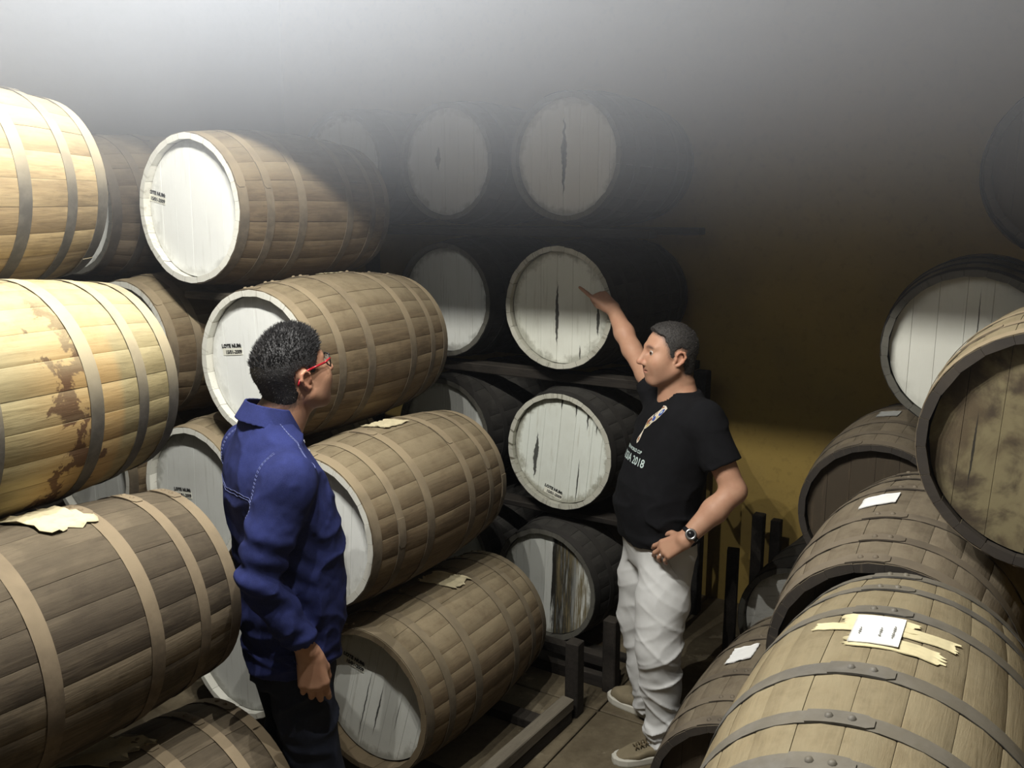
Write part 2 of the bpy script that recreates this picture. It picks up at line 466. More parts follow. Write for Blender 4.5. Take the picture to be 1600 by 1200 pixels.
def rivet_mesh():
    n = 8; vs = [(0.0075 * math.cos(2 * math.pi * i / n), 0.0075 * math.sin(2 * math.pi * i / n), -0.001) for i in range(n)]
    vs += [(0.0055 * math.cos(2 * math.pi * i / n), 0.0055 * math.sin(2 * math.pi * i / n), 0.0035) for i in range(n)] + [(0, 0, 0.0048)]
    fs = [(i, (i + 1) % n, n + (i + 1) % n, n + i) for i in range(n)] + [(n + i, n + (i + 1) % n, 2 * n) for i in range(n)]
    return mesh('rivet', vs, fs, True)
RIVET = rivet_mesh()

def paper_on_barrel(name, t0, a0, lt, la, seed, crumple=0.006, skew=0.0, notch=True):
    """crumpled sheet lying on the barrel: t along the axis, a = angle from the top"""
    rnd = random.Random(seed)
    nu, nv = 13, 9
    ph = [(rnd.uniform(8, 30), rnd.uniform(8, 30), rnd.uniform(0, 6)) for _ in range(5)]
    top, bot = [], []
    for i in range(nu):
        for j in range(nv):
            u, v = i / (nu - 1) - .5, j / (nv - 1) - .5
            if notch:
                if i in (0, nu - 1): u *= 1 + rnd.uniform(-.10, .06)
                if j in (0, nv - 1): v *= 1 + rnd.uniform(-.14, .08)
            t = t0 + u * lt + v * skew
            s = v * la
            h = sum(math.sin(p * u * 1.3 + q * v * 1.1 + o) for p, q, o in ph) / 5
            h = abs(h) * crumple + 0.002 + crumple * 1.2 * max(0, abs(u) + abs(v) - .62)
            for lst, dh in ((top, 0.0006), (bot, -0.0004)):
                r = brad(t) + h + dh
                a = a0 + s / RB
                lst.append((math.sin(a) * r, t, math.cos(a) * r))
    vs = top + bot; n = len(top); fs = []
    for i in range(nu - 1):
        for j in range(nv - 1):
            q = (i * nv + j, i * nv + j + 1, (i + 1) * nv + j + 1, (i + 1) * nv + j)
            fs.append(q[::-1]); fs.append(tuple(n + x for x in q))
    border = [i * nv for i in range(nu)] + [(nu - 1) * nv + j for j in range(1, nv)] + [i * nv + nv - 1 for i in range(nu - 2, -1, -1)] + [j for j in range(nv - 2, 0, -1)]
    for i in range(len(border)):
        a, b = border[i], border[(i + 1) % len(border)]
        fs.append((a, b, n + b, n + a))
    me = mesh(name, vs, fs, True)
    return me

_textcache = {}
def text_mesh(s, size, bold=0.0, depth=0.0003, align='CENTER', spacing=1.0):
    """flat lettering in the XZ plane, facing -Y"""
    cu = bpy.data.curves.new('lettering', 'FONT')
    cu.body = s; cu.size = size; cu.align_x = align; cu.align_y = 'CENTER'
    cu.offset = bold; cu.extrude = depth; cu.resolution_u = 3; cu.space_character = spacing
    o = bpy.data.objects.new('lettering', cu); COL.objects.link(o)
    bpy.context.view_layer.update()
    me = bpy.data.meshes.new_from_object(o.evaluated_get(bpy.context.evaluated_depsgraph_get()))
    bpy.data.objects.remove(o); bpy.data.curves.remove(cu)
    for v in me.vertices:
        x, y, z = v.co
        v.co = (x, -z, y)
    me.name = 'lettering'
    return me

def axes(h):
    h = RAD(h)
    return Vector((math.sin(h), math.cos(h), 0)), Vector((math.cos(h), -math.sin(h), 0))

BARRELS = {}
def barrel(key, label, c, h, wood_m, hoop_m, rim_m, head_m, roll=0.0, s=1.0, group=None, rivets=False, hoop_roll=None, near=False, far=False, rec=0.0):
    """c = centre (or the centre of the near / far rim); h = heading of the axis in degrees"""
    a, e = axes(h)
    c = Vector(c)
    if near: c = c + a * BL / 2 * s
    if far: c = c - a * BL / 2 * s
    root = empty('barrel', c - Vector((0, 0, RB * s)), (0, 0, -RAD(h)), s)
    tag(root, label, 'barrel', group)
    rnd = random.Random(key)
    Z = (0, 0, RB)
    for i in range(NS):
        ang = 2 * math.pi * i / NS + roll
        d = rnd.choice((0, 0, 0, 0.0008, -0.0012))
        obj_mats('stave', STAVE, [wood_m, rim_m], root, (math.sin(ang) * d, 0, RB + math.cos(ang) * d), (0, ang, 0))
    for b in BOARDS:
        obj_mats('head_board', b, [head_m], root, (0, rec, RB), (0, roll, 0))
    obj_mats('rear_head', REAR, [head_m], root, Z)
    for i, (t, hm) in enumerate(HOOPS):
        hr = (rnd.uniform(-2.6, 2.6) if hoop_roll is None else hoop_roll + rnd.uniform(-0.04, 0.04))
        ho = obj_mats('hoop', hm, [hoop_m], root, Z, (0, hr, 0))
        if rivets:
            for da in (-0.045, 0.075):
                r = brad(t) + 0.0055
                obj_mats('rivet', RIVET, [hoop_m], ho, (math.sin(da) * r, t, math.cos(da) * r), (0, da, 0))
    BARRELS[key] = root
    return root

def add_paper(key, name, mat, *args, **kw):
    o = obj(name, paper_on_barrel(name, *args, **kw), mat, BARRELS[key], (0, 0, RB))
    return o

def add_sticker(key, x, z, ang, w=0.105, lines=('LOTE NUM:', '15/01-2009'), mat=None, faint=False, rec=0.0):
    y = -BL / 2 + REC - 0.0012 + rec
    st = obj('lot_sticker', box_mesh('lot_sticker', w * 0.95, 0.0008, w * 0.26), mat or PAPER_OLDW, BARRELS[key], (x, y, RB + z), (0, ang, 0))
    st['label'] = 'printed lot number sticker'
    top = text_mesh(lines[0], w * 0.185, 0.0008); bot = text_mesh(lines[1], w * 0.175, 0.0007)
    ink = INK_FAINT if faint else INK
    obj('lettering', top, ink, st, (-w * 0.02, -0.0012, w * 0.20))
    obj('lettering', bot, ink, st, (w * 0.06, -0.0012, -w * 0.02))
    return st
PAPER_OLDW = paper('off_white_sticker', (0.72, 0.71, 0.62), 0.2)
INK_FAINT = plain('faded_ink', (0.22, 0.22, 0.20), 0.8)

G_M = 'barrels in the middle left stack'
G_L = 'barrels in the near left stack'
G_F = 'barrels in the far rack'
G_R = 'barrels in the right stack'
# middle stack, white heads towards the left
M = lambda e, z, h=31, a=2.18: (EA(e, a, z))
barrel('M1', 'top barrel with brightly lit white head above the man in blue', (-1.21, 3.37, 2.09), 31, M_WOOD, H_DUST, P_RIM, P_WHITE, 0.03, group=G_M, near=True)
barrel('M2', 'barrel whose white head shows directly behind the head of the man in blue', (-0.93, 3.17, 1.53), 29, M_WOOD, H_DUST, P_RIM, P_WHITE, -0.05, group=G_M, near=True, rivets=True, hoop_roll=-0.15)
barrel('M3', 'tan dusty barrel with grey-white head right of the chest of the man in blue', (-0.70, 2.94, 0.975), 31, M_WOOD, H_DUST, P_RIM, P_WHITE, 0.08, group=G_M, near=True)
barrel('M4', 'bottom barrel with deeply recessed cracked white head beside the hanging hand', (-0.53, 2.90, 0.355), 31, M_WOOD, H_MID, P_WOOD_RIM, headmat('cracked_white_head', (0.72, 0.73, 0.68), (0.34, 0.33, 0.27), 0.6, 0.45, cracks=((-0.035, -0.07, 0.003, 0.17), (0.025, -0.06, 0.004, 0.12), (0.11, -0.02, 0.0015, 0.09))), 0.27, group=G_M, near=True, rivets=True, hoop_roll=-0.25, rec=0.03)
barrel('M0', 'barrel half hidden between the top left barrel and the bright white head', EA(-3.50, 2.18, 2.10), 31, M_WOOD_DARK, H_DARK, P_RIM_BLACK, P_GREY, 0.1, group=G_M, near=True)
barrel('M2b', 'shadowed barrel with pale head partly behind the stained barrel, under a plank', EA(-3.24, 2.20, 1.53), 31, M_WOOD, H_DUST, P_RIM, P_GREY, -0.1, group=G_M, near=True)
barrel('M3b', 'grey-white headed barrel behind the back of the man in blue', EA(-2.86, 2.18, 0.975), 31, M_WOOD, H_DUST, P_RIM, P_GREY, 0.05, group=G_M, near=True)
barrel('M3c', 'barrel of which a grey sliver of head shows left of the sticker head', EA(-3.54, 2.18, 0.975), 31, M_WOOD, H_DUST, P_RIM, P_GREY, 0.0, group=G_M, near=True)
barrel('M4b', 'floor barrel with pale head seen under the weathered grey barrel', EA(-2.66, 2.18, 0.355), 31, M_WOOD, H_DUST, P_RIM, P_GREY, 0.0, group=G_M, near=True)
# near left stack, seen from the side
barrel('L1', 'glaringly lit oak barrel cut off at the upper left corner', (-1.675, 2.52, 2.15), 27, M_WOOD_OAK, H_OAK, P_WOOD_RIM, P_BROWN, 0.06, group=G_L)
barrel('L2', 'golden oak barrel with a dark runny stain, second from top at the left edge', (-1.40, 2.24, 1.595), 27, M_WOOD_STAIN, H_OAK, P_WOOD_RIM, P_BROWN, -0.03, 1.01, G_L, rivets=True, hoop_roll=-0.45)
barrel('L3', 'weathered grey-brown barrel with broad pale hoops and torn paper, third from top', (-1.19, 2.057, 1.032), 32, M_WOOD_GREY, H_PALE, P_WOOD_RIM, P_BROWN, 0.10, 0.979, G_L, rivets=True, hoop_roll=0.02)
barrel('L4', 'lowest near barrel with crumpled paper at the bottom left', (-1.046, 2.005, 0.394), 31, M_WOOD_GREY, H_PALE, P_WOOD_RIM, P_BROWN, 0.0, 1.0, G_L, rivets=True, hoop_roll=-0.05)
# far rack
FBLK = headmat('split_white_head', (0.60, 0.61, 0.57), (0.25, 0.24, 0.18), 0.7, 0.5, black=(0.02, 0.15, (0.02, 0.018, 0.014)))
FCR3 = headmat('streaked_white_head', (0.70, 0.73, 0.67), (0.30, 0.27, 0.18), 0.7, 0.35, cracks=((-0.135, -0.06, 0.013, 0.12), (0.10, -0.13, 0.004, 0.12), (0.12, 0.20, 0.006, 0.08), (0.17, 0.18, 0.006, 0.07), (-0.02, 0.24, 0.005, 0.05), (0.055, 0.22, 0.005, 0.05)))
FCR2 = headmat('cracked_far_head', (0.66, 0.67, 0.60), (0.30, 0.29, 0.22), 0.6, 0.35, cracks=((-0.02, -0.03, 0.010, 0.15), (0.19, -0.04, 0.009, 0.08), (0.10, -0.20, 0.004, 0.04)))
FCR1 = headmat('dark_slit_far_head', (0.66, 0.66, 0.63), (0.34, 0.33, 0.29), 0.5, 0.3, cracks=((-0.02, 0.01, 0.013, 0.18),))
FCR0 = headmat('smudged_far_head', (0.62, 0.62, 0.60), (0.34, 0.33, 0.30), 0.4, 0.3, cracks=((-0.06, 0.02, 0.014, 0.06),))
FE = -1.93
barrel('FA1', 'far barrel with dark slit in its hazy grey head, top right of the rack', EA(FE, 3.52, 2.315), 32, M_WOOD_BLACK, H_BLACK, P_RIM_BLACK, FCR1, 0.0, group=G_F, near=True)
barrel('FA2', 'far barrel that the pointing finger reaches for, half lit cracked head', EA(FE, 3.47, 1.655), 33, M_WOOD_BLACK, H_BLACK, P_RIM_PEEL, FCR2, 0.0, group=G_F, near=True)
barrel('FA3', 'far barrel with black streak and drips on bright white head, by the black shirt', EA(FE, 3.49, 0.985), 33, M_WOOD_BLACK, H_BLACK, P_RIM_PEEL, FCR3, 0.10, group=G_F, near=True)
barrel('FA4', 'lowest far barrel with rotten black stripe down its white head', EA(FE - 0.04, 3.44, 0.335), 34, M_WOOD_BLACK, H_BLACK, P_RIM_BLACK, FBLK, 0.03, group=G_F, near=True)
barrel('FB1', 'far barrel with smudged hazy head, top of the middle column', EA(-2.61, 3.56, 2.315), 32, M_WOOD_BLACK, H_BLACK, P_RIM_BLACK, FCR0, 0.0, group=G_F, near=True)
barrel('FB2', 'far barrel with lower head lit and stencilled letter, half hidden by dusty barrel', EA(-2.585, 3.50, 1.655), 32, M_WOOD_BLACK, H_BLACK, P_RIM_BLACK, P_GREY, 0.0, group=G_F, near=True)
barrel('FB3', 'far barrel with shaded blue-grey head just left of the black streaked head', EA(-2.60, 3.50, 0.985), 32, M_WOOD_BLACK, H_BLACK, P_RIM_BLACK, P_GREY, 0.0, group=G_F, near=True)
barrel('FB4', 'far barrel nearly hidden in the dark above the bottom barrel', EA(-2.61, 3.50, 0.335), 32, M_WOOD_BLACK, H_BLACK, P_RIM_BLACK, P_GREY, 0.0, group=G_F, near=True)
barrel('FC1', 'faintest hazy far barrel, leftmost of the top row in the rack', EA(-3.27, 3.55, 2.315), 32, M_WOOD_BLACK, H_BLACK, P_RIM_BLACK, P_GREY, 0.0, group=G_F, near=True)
# right stack
barrel('R1', 'nearest tan barrel with blue-grey hoops and taped white label, bottom right', (0.71, 1.525, 0.99), 30, M_WOOD_TAN, H_STEEL, P_DARK_RIM, P_BROWN, 0.02, group=G_R, rivets=True, hoop_roll=-0.16)
barrel('R2', 'brown barrel with white label lying behind the nearest tan barrel', (1.10, 2.30, 1.0), 31, M_WOOD_DARK, H_DARK, P_DARK_RIM, P_BROWN, 0.07, group=G_R, rivets=True, hoop_roll=-0.18)
barrel('R3', 'dark barrel with brown head, third back in the row by the ochre wall', (1.55, 3.42, 0.985), 33, M_WOOD_DARK, H_DARK, P_DARK_RIM, P_BROWN, 0.0, group=G_R)
barrel('R4', 'large mottled brown head with thick black rim at the right edge', (1.445, 2.25, 1.55), 36, M_WOOD_TAN, H_DUST, P_DARK_RIM, headmat('mottled_brown_head', (0.10, 0.075, 0.045), (0.05, 0.038, 0.025), 0.5, 0.6, patches=((0.19, 0.16, 0.09), (0.06, 0.045, 0.03)), cracks=((-0.02, 0.02, 0.003, 0.2), (-0.155, -0.03, 0.003, 0.1))), 0.04, group=G_R)
barrel('R5', 'barrel with half lit white head and wide dark rim behind the mottled head', EA(-0.27, 3.75, 1.615), 31, M_WOOD_DARK, H_BLACK, P_RIM_BLACK, headmat('plain_white_head', (0.62, 0.62, 0.56), (0.4, 0.39, 0.33), 0.2, 0.2, cracks=((0.02, 0.10, 0.002, 0.12),)), 0.0, group=G_R)
barrel('R6', 'dark barrel cut off high at the right edge', EA(0.0, 3.75, 2.22), 31, M_WOOD_BLACK, H_BLACK, P_DARK_RIM, P_BROWN, 0.0, group=G_R)
barrel('R7', 'low dark barrel with white label beside the far man\'s shoes', (0.871, 2.647, 0.36), 31, M_WOOD_DARK, H_DARK, P_DARK_RIM, P_BROWN, 0.0, group=G_R, rivets=True, hoop_roll=-0.3)
barrel('R8', 'low barrel with cracked white head by the short wooden post', (1.47, 3.75, 0.36), 40, M_WOOD_BLACK, H_BLACK, P_RIM_BLACK, headmat('crazed_white_head', (0.8, 0.8, 0.76), (0.26, 0.25, 0.2), 0.3, 0.5), 1.45, group=G_R)

add_sticker('M1', -0.213, 0.038, 0.20)
add_sticker('M2', -0.146, 0.038, -0.10)
add_sticker('M4', -0.098, 0.093, 0.22, rec=0.03)
add_sticker('M3b', -0.09, -0.02, -0.08)
add_sticker('FA3', -0.043, -0.217, 0.28)
obj('lettering', text_mesh('E', 0.05, 0.001), INK, BARRELS['FB2'], (-0.03, -BL / 2 + REC - 0.002, RB - 0.205))
add_paper('M2', 'paper_scrap', PAPER_OLD, 0.03, -0.10, 0.10, 0.06, 3, 0.004)
add_paper('M3', 'paper_label', PAPER_OLD, 0.0, 0.0, 0.14, 0.10, 4, 0.008, 0.03)
add_paper('M4', 'paper_label', PAPER_OLD, 0.03, 0.10, 0.12, 0.15, 5, 0.014, 0.05)
add_paper('L2', 'paper_label', PAPER_OLD, -0.05, 0.10, 0.13, 0.16, 6, 0.012)
add_paper('L3', 'paper_label', PAPER_OLD, 0.05, 0.0, 0.14, 0.20, 8, 0.014, 0.05)
add_paper('L4', 'paper_label', PAPER_OLD, 0.06, -0.26, 0.16, 0.22, 9, 0.016, 0.04)
add_paper('R2', 'paper_label', PAPER_WHITE, 0.01, -0.32, 0.10, 0.095, 11, 0.003, 0.02, False)
add_paper('R3', 'paper_label', paper('grey_paper', (0.4, 0.4, 0.38)), 0.0, -0.18, 0.10, 0.08, 12, 0.003, 0.0, False)
add_paper('R7', 'paper_label', PAPER_WHITE, 0.0, -0.42, 0.12, 0.085, 13, 0.006, 0.02, False)
# nearest barrel: white label held by strips of masking tape
for (t0, a0, lt, la, sd, sk) in ((0.075, -0.12, 0.05, 0.14, 21, -0.02), (0.05, -0.36, 0.035, 0.10, 22, -0.03), (0.045, 0.12, 0.045, 0.14, 23, 0.02), (-0.02, 0.0, 0.05, 0.17, 24, 0.0)):
    add_paper('R1', 'tape_strip', TAPE, t0, a0, lt, la, sd, 0.0022, sk)
lab = add_paper('R1', 'paper_label', PAPER_WHITE, 0.03, -0.11, 0.13, 0.088, 25, 0.0012, 0.0, False)
lab.location.z += 0.003
for (u, v, n) in ((0.030, 0.05, 7), (0.008, 0.035, 5), (-0.028, 0.03, 4)):
    vs, fs = [], []
    for i in range(n):
        t = v - i * 0.0085; a = -0.11 + u / RB; w = 0.0022 if i % 3 else 0.0012
        for tt, aa in ((t, a - w / RB), (t, a + w / RB), (t - 0.006, a + w / RB), (t - 0.006, a - w / RB)):
            r = brad(tt) + 0.0046; vs.append((math.sin(aa) * r, tt, math.cos(aa) * r))
        fs.append((4 * i, 4 * i + 1, 4 * i + 2, 4 * i + 3))
    obj('print_line', mesh('print_line', vs, fs), INK_FAINT, lab)

# ------------------------------------------------------------------ racks, planks and posts
def timber(name, label, cat, p, l, w, h, heading, mat=None, group=None):
    """a timber lying along `heading`, centred at p (p.z = its underside)"""
    o = obj(name, box_mesh(name, w, l, h, 0.004, 0.0012, 3), mat or M_TIMBER, None, (p[0], p[1], p[2] + h / 2), (0, 0, -RAD(heading)))
    tag(o, label, cat, group)
    return o
def upright(name, label, p, w, h, heading=32, lean=0.0, group=None, mat=None):
    o = obj(name, box_mesh(name, w, w, h, 0.004, 0.0012, 0), mat or M_TIMBER, None, (p[0], p[1], p[2] + h / 2), (lean, 0, -RAD(heading)))
    tag(o, label, 'post', group)
    return o
E_H = 32 + 90
# far rack
for k, (z, h) in enumerate(((0.645, 0.028), (1.298, 0.044), (1.967, 0.036))):
    nm = ('lowest', 'middle', 'topmost')[k]
    for a, where in ((3.62, 'front'), (4.22, 'rear')):
        c = EA(-2.57, a, z)
        timber('rack_beam', '%s %s beam carrying barrels in the far rack' % (nm, where), 'beam', c, 2.06, 0.09, h, E_H, group='beams of the far rack')
for e, nm, zt in ((-1.54, 'right', 1.297), (-3.62, 'left', 1.967)):
    for a, wh in ((3.62, 'front'), (4.22, 'rear')):
        upright('rack_post', '%s %s post of the far rack' % (wh, nm), EA(e + (0.03 if e > -2 else -0.03), a, 0), 0.07, zt, group='posts of the far rack', mat=M_WOOD_BLACK)
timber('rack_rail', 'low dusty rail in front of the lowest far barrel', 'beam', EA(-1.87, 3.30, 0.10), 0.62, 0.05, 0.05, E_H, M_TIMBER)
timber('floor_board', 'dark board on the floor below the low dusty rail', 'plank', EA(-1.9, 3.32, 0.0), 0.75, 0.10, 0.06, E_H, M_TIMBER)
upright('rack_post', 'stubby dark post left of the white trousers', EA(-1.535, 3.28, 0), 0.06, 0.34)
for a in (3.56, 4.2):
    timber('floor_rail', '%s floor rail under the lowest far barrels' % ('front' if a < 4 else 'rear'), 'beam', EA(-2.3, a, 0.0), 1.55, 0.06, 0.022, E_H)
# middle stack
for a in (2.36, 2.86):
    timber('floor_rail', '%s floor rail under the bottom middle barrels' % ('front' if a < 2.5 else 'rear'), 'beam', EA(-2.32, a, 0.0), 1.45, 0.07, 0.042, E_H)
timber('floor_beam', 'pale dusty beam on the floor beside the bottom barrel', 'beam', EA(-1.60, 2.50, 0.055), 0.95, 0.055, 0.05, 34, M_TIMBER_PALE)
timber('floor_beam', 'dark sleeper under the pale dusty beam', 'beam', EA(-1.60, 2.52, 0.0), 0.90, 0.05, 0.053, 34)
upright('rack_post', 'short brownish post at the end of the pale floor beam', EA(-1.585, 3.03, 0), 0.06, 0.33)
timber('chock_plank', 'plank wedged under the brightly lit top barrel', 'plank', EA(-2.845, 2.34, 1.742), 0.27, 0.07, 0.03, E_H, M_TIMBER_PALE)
timber('chock_plank', 'plank wedged beside the top left barrel over the pale head', 'plank', EA(-3.58, 2.34, 1.756), 0.18, 0.07, 0.03, E_H, M_TIMBER_PALE)
# near left stack
for a in (-0.25, 0.25):
    d, _ = axes(31)
    p = Vector((-1.046, 2.005, 0)) + d * a
    timber('floor_rail', '%s floor rail under the lowest near barrel' % ('nearer' if a < 0 else 'farther'), 'beam', p, 0.6, 0.07, 0.080, 121)
# right stack
for key, c, nm in (('R1', (0.71, 1.525), 'nearest tan barrel'), ('R2', (1.10, 2.30), 'brown labelled barrel'), ('R3', (1.55, 3.42), 'third barrel')):
    zt = {'R1': 0.99, 'R2': 1.0, 'R3': 0.985}[key] - RB
    x0, lift = (0.01, 0.0) if key != 'R3' else (0.14, 0.032)
    st = empty('barrel_stand', Vector((c[0], c[1], 0)), (0, 0, -RAD(31)))
    tag(st, 'low timber stand hidden under the %s' % nm, 'stand', 'stands under the right row')
    top = zt - 0.003 + lift
    for y in (-0.1, 0.12):
        obj('beam', box_mesh('beam', 0.36, 0.08, 0.06, 0.004), M_TIMBER, st, (x0 + 0.18, y, top - 0.03))
        for x in (x0 + 0.06, x0 + 0.32):
            obj('leg', box_mesh('leg', 0.06, 0.06, top - 0.06, 0.003), M_TIMBER, st, (x, y, (top - 0.06) / 2))
upright('rack_post', 'bare dark post in front of the ochre wall, free standing', (0.95, 3.6, 0), 0.05, 0.66, 20)
upright('rack_post', 'dark post by the ochre wall touching the brown-headed barrel, left of a pair', (1.235, 4.22, 0), 0.055, 0.60, 32)
upright('rack_post', 'dark post by the ochre wall, right of a pair', (1.315, 4.19, 0), 0.05, 0.58, 32)
for d0 in (-0.22, 0.22):
    d, _ = axes(32)
    timber('floor_rail', '%s floor rail under the low labelled barrel' % ('nearer' if d0 < 0 else 'farther'), 'beam', Vector((0.871, 2.647, 0)) + d * d0, 0.4, 0.07, 0.047, E_H)
    d, _ = axes(40)
    timber('floor_rail', '%s floor rail under the low crazed-head barrel' % ('nearer' if d0 < 0 else 'farther'), 'beam', Vector((1.47, 3.75, 0)) + d * d0, 0.4, 0.07, 0.048, 130)

# ------------------------------------------------------------------ haze under the ceiling
hz = NT('ceiling_haze')
g = hz.n('ShaderNodeNewGeometry')
z = hz.sep(g.outputs['Position'])[2]
den = hz.math('MULTIPLY', hz.math('POWER', hz.ramp(z, 1.90, 2.60), 1.4), HAZE_DENSITY)
den = hz.math('MULTIPLY', den, hz.ramp(z, 2.62, 2.95, 1.0, 0.03))
vs_ = hz.n('ShaderNodeVolumeScatter')
vs_.inputs['Color'].default_value = (0.84, 0.89, 1.0, 1)
hz.l(den, vs_.inputs['Density'])
vs_.inputs['Anisotropy'].default_value = 0.2
hz.l(vs_.outputs[0], hz.out.inputs['Volume'])
ho = obj('haze', box_mesh('haze', E1 - E0 + 0.9, A1 - A0 + 0.9, ZC + 1.2), hz.m, None, EA((E0 + E1) / 2, (A0 + A1) / 2, ZC / 2), (0, 0, -TH))
tag(ho, 'smoky grey haze hanging below the cellar ceiling', 'haze', None, 'stuff')

# ------------------------------------------------------------------ people: implicit surfaces, one continuous skin each
from mathutils.bvhtree import BVHTree
f32 = np.float32

def vnoise(p, seed=0):
    """smooth value noise, p (n,3) -> -1..1"""
    i = np.floor(p).astype(np.int64); f = p - i
    f = f * f * (3 - 2 * f)
    def h(a, b, c):
        n = (a * 374761393 + b * 668265263 + c * 2147483647 + seed * 974634777) & 0xFFFFFFFF
        n = ((n ^ (n >> 13)) * 1274126177) & 0xFFFFFFFF
        return ((n ^ (n >> 16)) & 0xFFFF) / 32767.5 - 1
    r = 0
    for dx in (0, 1):
        for dy in (0, 1):
            for dz in (0, 1):
                w = (f[:, 0] if dx else 1 - f[:, 0]) * (f[:, 1] if dy else 1 - f[:, 1]) * (f[:, 2] if dz else 1 - f[:, 2])
                r = r + w * h(i[:, 0] + dx, i[:, 1] + dy, i[:, 2] + dz)
    return r

FAR = 0.05
class Sdf:
    def __init__(self): self.ops = []
    def add(self, lo, hi, fn, k=0.0, op='u'):
        self.ops.append((np.array(lo, float), np.array(hi, float), fn, k, op)); return self
    # tapered capsule
    def cone(self, a, b, r1, r2, k=0.012, op='u', clip=None):
        a, b = np.array(a, float), np.array(b, float); m = max(r1, r2)
        d = b - a; L = float(d @ d) + 1e-12
        def fn(X, Y, Z):
            t = np.clip(((X - a[0]) * d[0] + (Y - a[1]) * d[1] + (Z - a[2]) * d[2]) / L, 0, 1)
            q = np.sqrt((X - a[0] - t * d[0]) ** 2 + (Y - a[1] - t * d[1]) ** 2 + (Z - a[2] - t * d[2]) ** 2) - (r1 + (r2 - r1) * t)
            if clip is not None:
                c, n = clip
                q = np.maximum(q, (X - c[0]) * n[0] + (Y - c[1]) * n[1] + (Z - c[2]) * n[2])
            return q
        return self.add(np.minimum(a, b) - m, np.maximum(a, b) + m, fn, k, op)
    def chain(self, pts, rs, k=0.012, op='u', clip=None):
        for i in range(len(pts) - 1): self.cone(pts[i], pts[i + 1], rs[i], rs[i + 1], k, op, clip if i >= len(pts) - 3 else None)
        return self
    def ell(self, c, r, R=None, k=0.012, op='u'):
        c = np.array(c, float); r = np.array(r, float); R = np.eye(3) if R is None else np.array(R, float)
        def fn(X, Y, Z):
            x, y, z = X - c[0], Y - c[1], Z - c[2]
            u = (R[0, 0] * x + R[1, 0] * y + R[2, 0] * z) / r[0]; v = (R[0, 1] * x + R[1, 1] * y + R[2, 1] * z) / r[1]; w = (R[0, 2] * x + R[1, 2] * y + R[2, 2] * z) / r[2]
            k0 = np.sqrt(u * u + v * v + w * w); k1 = np.sqrt((u / r[0]) ** 2 + (v / r[1]) ** 2 + (w / r[2]) ** 2) + 1e-9
            return k0 * (k0 - 1) / k1
        m = float(r.max())
        return self.add(c - m, c + m, fn, k, op)
    # vertical loft: nodes (z, cx, cy, rx, ry)
    def loft(self, nodes, k=0.015, op='u', grow=0.0, pw=2.3):
        N = np.array(nodes, float); z = N[:, 0]
        zz = np.linspace(z[0], z[-1], 60); T = np.stack([np.interp(zz, z, N[:, i]) for i in range(1, 5)])
        for _ in range(4):
            T[:, 1:-1] = (T[:, :-2] + 2 * T[:, 1:-1] + T[:, 2:]) / 4
        T[2:] += grow
        def fn(X, Y, Z):
            cx, cy, rx, ry = (np.interp(Z, zz, T[i]) for i in range(4))
            q = (np.abs((X - cx) / rx) ** pw + np.abs((Y - cy) / ry) ** pw) ** (1 / pw)
            return np.maximum(np.maximum((q - 1) * np.minimum(rx, ry), Z - zz[-1]), zz[0] - Z)
        lo = [min(T[0] - T[2]), min(T[1] - T[3]), zz[0]]; hi = [max(T[0] + T[2]), max(T[1] + T[3]), zz[-1]]
        return self.add(lo, hi, fn, k, op)
    def cut(self, p, n):
        """keep the side the normal points away from"""
        p, n = np.array(p, float), np.array(n, float); n = n / np.linalg.norm(n)
        return self.add([-9] * 3, [9] * 3, lambda X, Y, Z: (X - p[0]) * n[0] + (Y - p[1]) * n[1] + (Z - p[2]) * n[2], 0, 'i')
    def bounds(self):
        u = [o for o in self.ops if o[4] == 'u']
        return np.min([o[0] for o in u], 0), np.max([o[1] for o in u], 0)
    def grid(self, h, pad=0.02):
        lo, hi = self.bounds(); lo = lo - pad; hi = hi + pad
        n = np.ceil((hi - lo) / h).astype(int) + 1
        ax = [(lo[i] + h * np.arange(n[i])).astype(f32) for i in range(3)]
        D = np.full(n, FAR, f32)
        for olo, ohi, fn, k, op in self.ops:
            s = [slice(max(0, int((olo[i] - FAR - lo[i]) / h)), min(n[i], int((ohi[i] + FAR - lo[i]) / h) + 2)) for i in range(3)]
            if any(q.stop <= q.start for q in s): continue
            X, Y, Z = ax[0][s[0]][:, None, None], ax[1][s[1]][None, :, None], ax[2][s[2]][None, None, :]
            d = fn(X, Y, Z).astype(f32); S = D[tuple(s)]
            if op == 'u':
                m = np.minimum(S, d)
                if k: m = m - np.maximum(k - np.abs(S - d), 0) ** 2 / (4 * k)
            elif op == 's':
                m = np.maximum(S, -d)
                if k: m = m + np.maximum(k - np.abs(S + d), 0) ** 2 / (4 * k)
            else:
                m = np.maximum(S, d)
            D[tuple(s)] = m
        return D, lo, h

def displace(D, lo, h, fn, band=0.02):
    i = np.nonzero(np.abs(D) < band)
    P = np.stack(i, 1) * h + lo
    D[i] += fn(P).astype(f32)
    return D

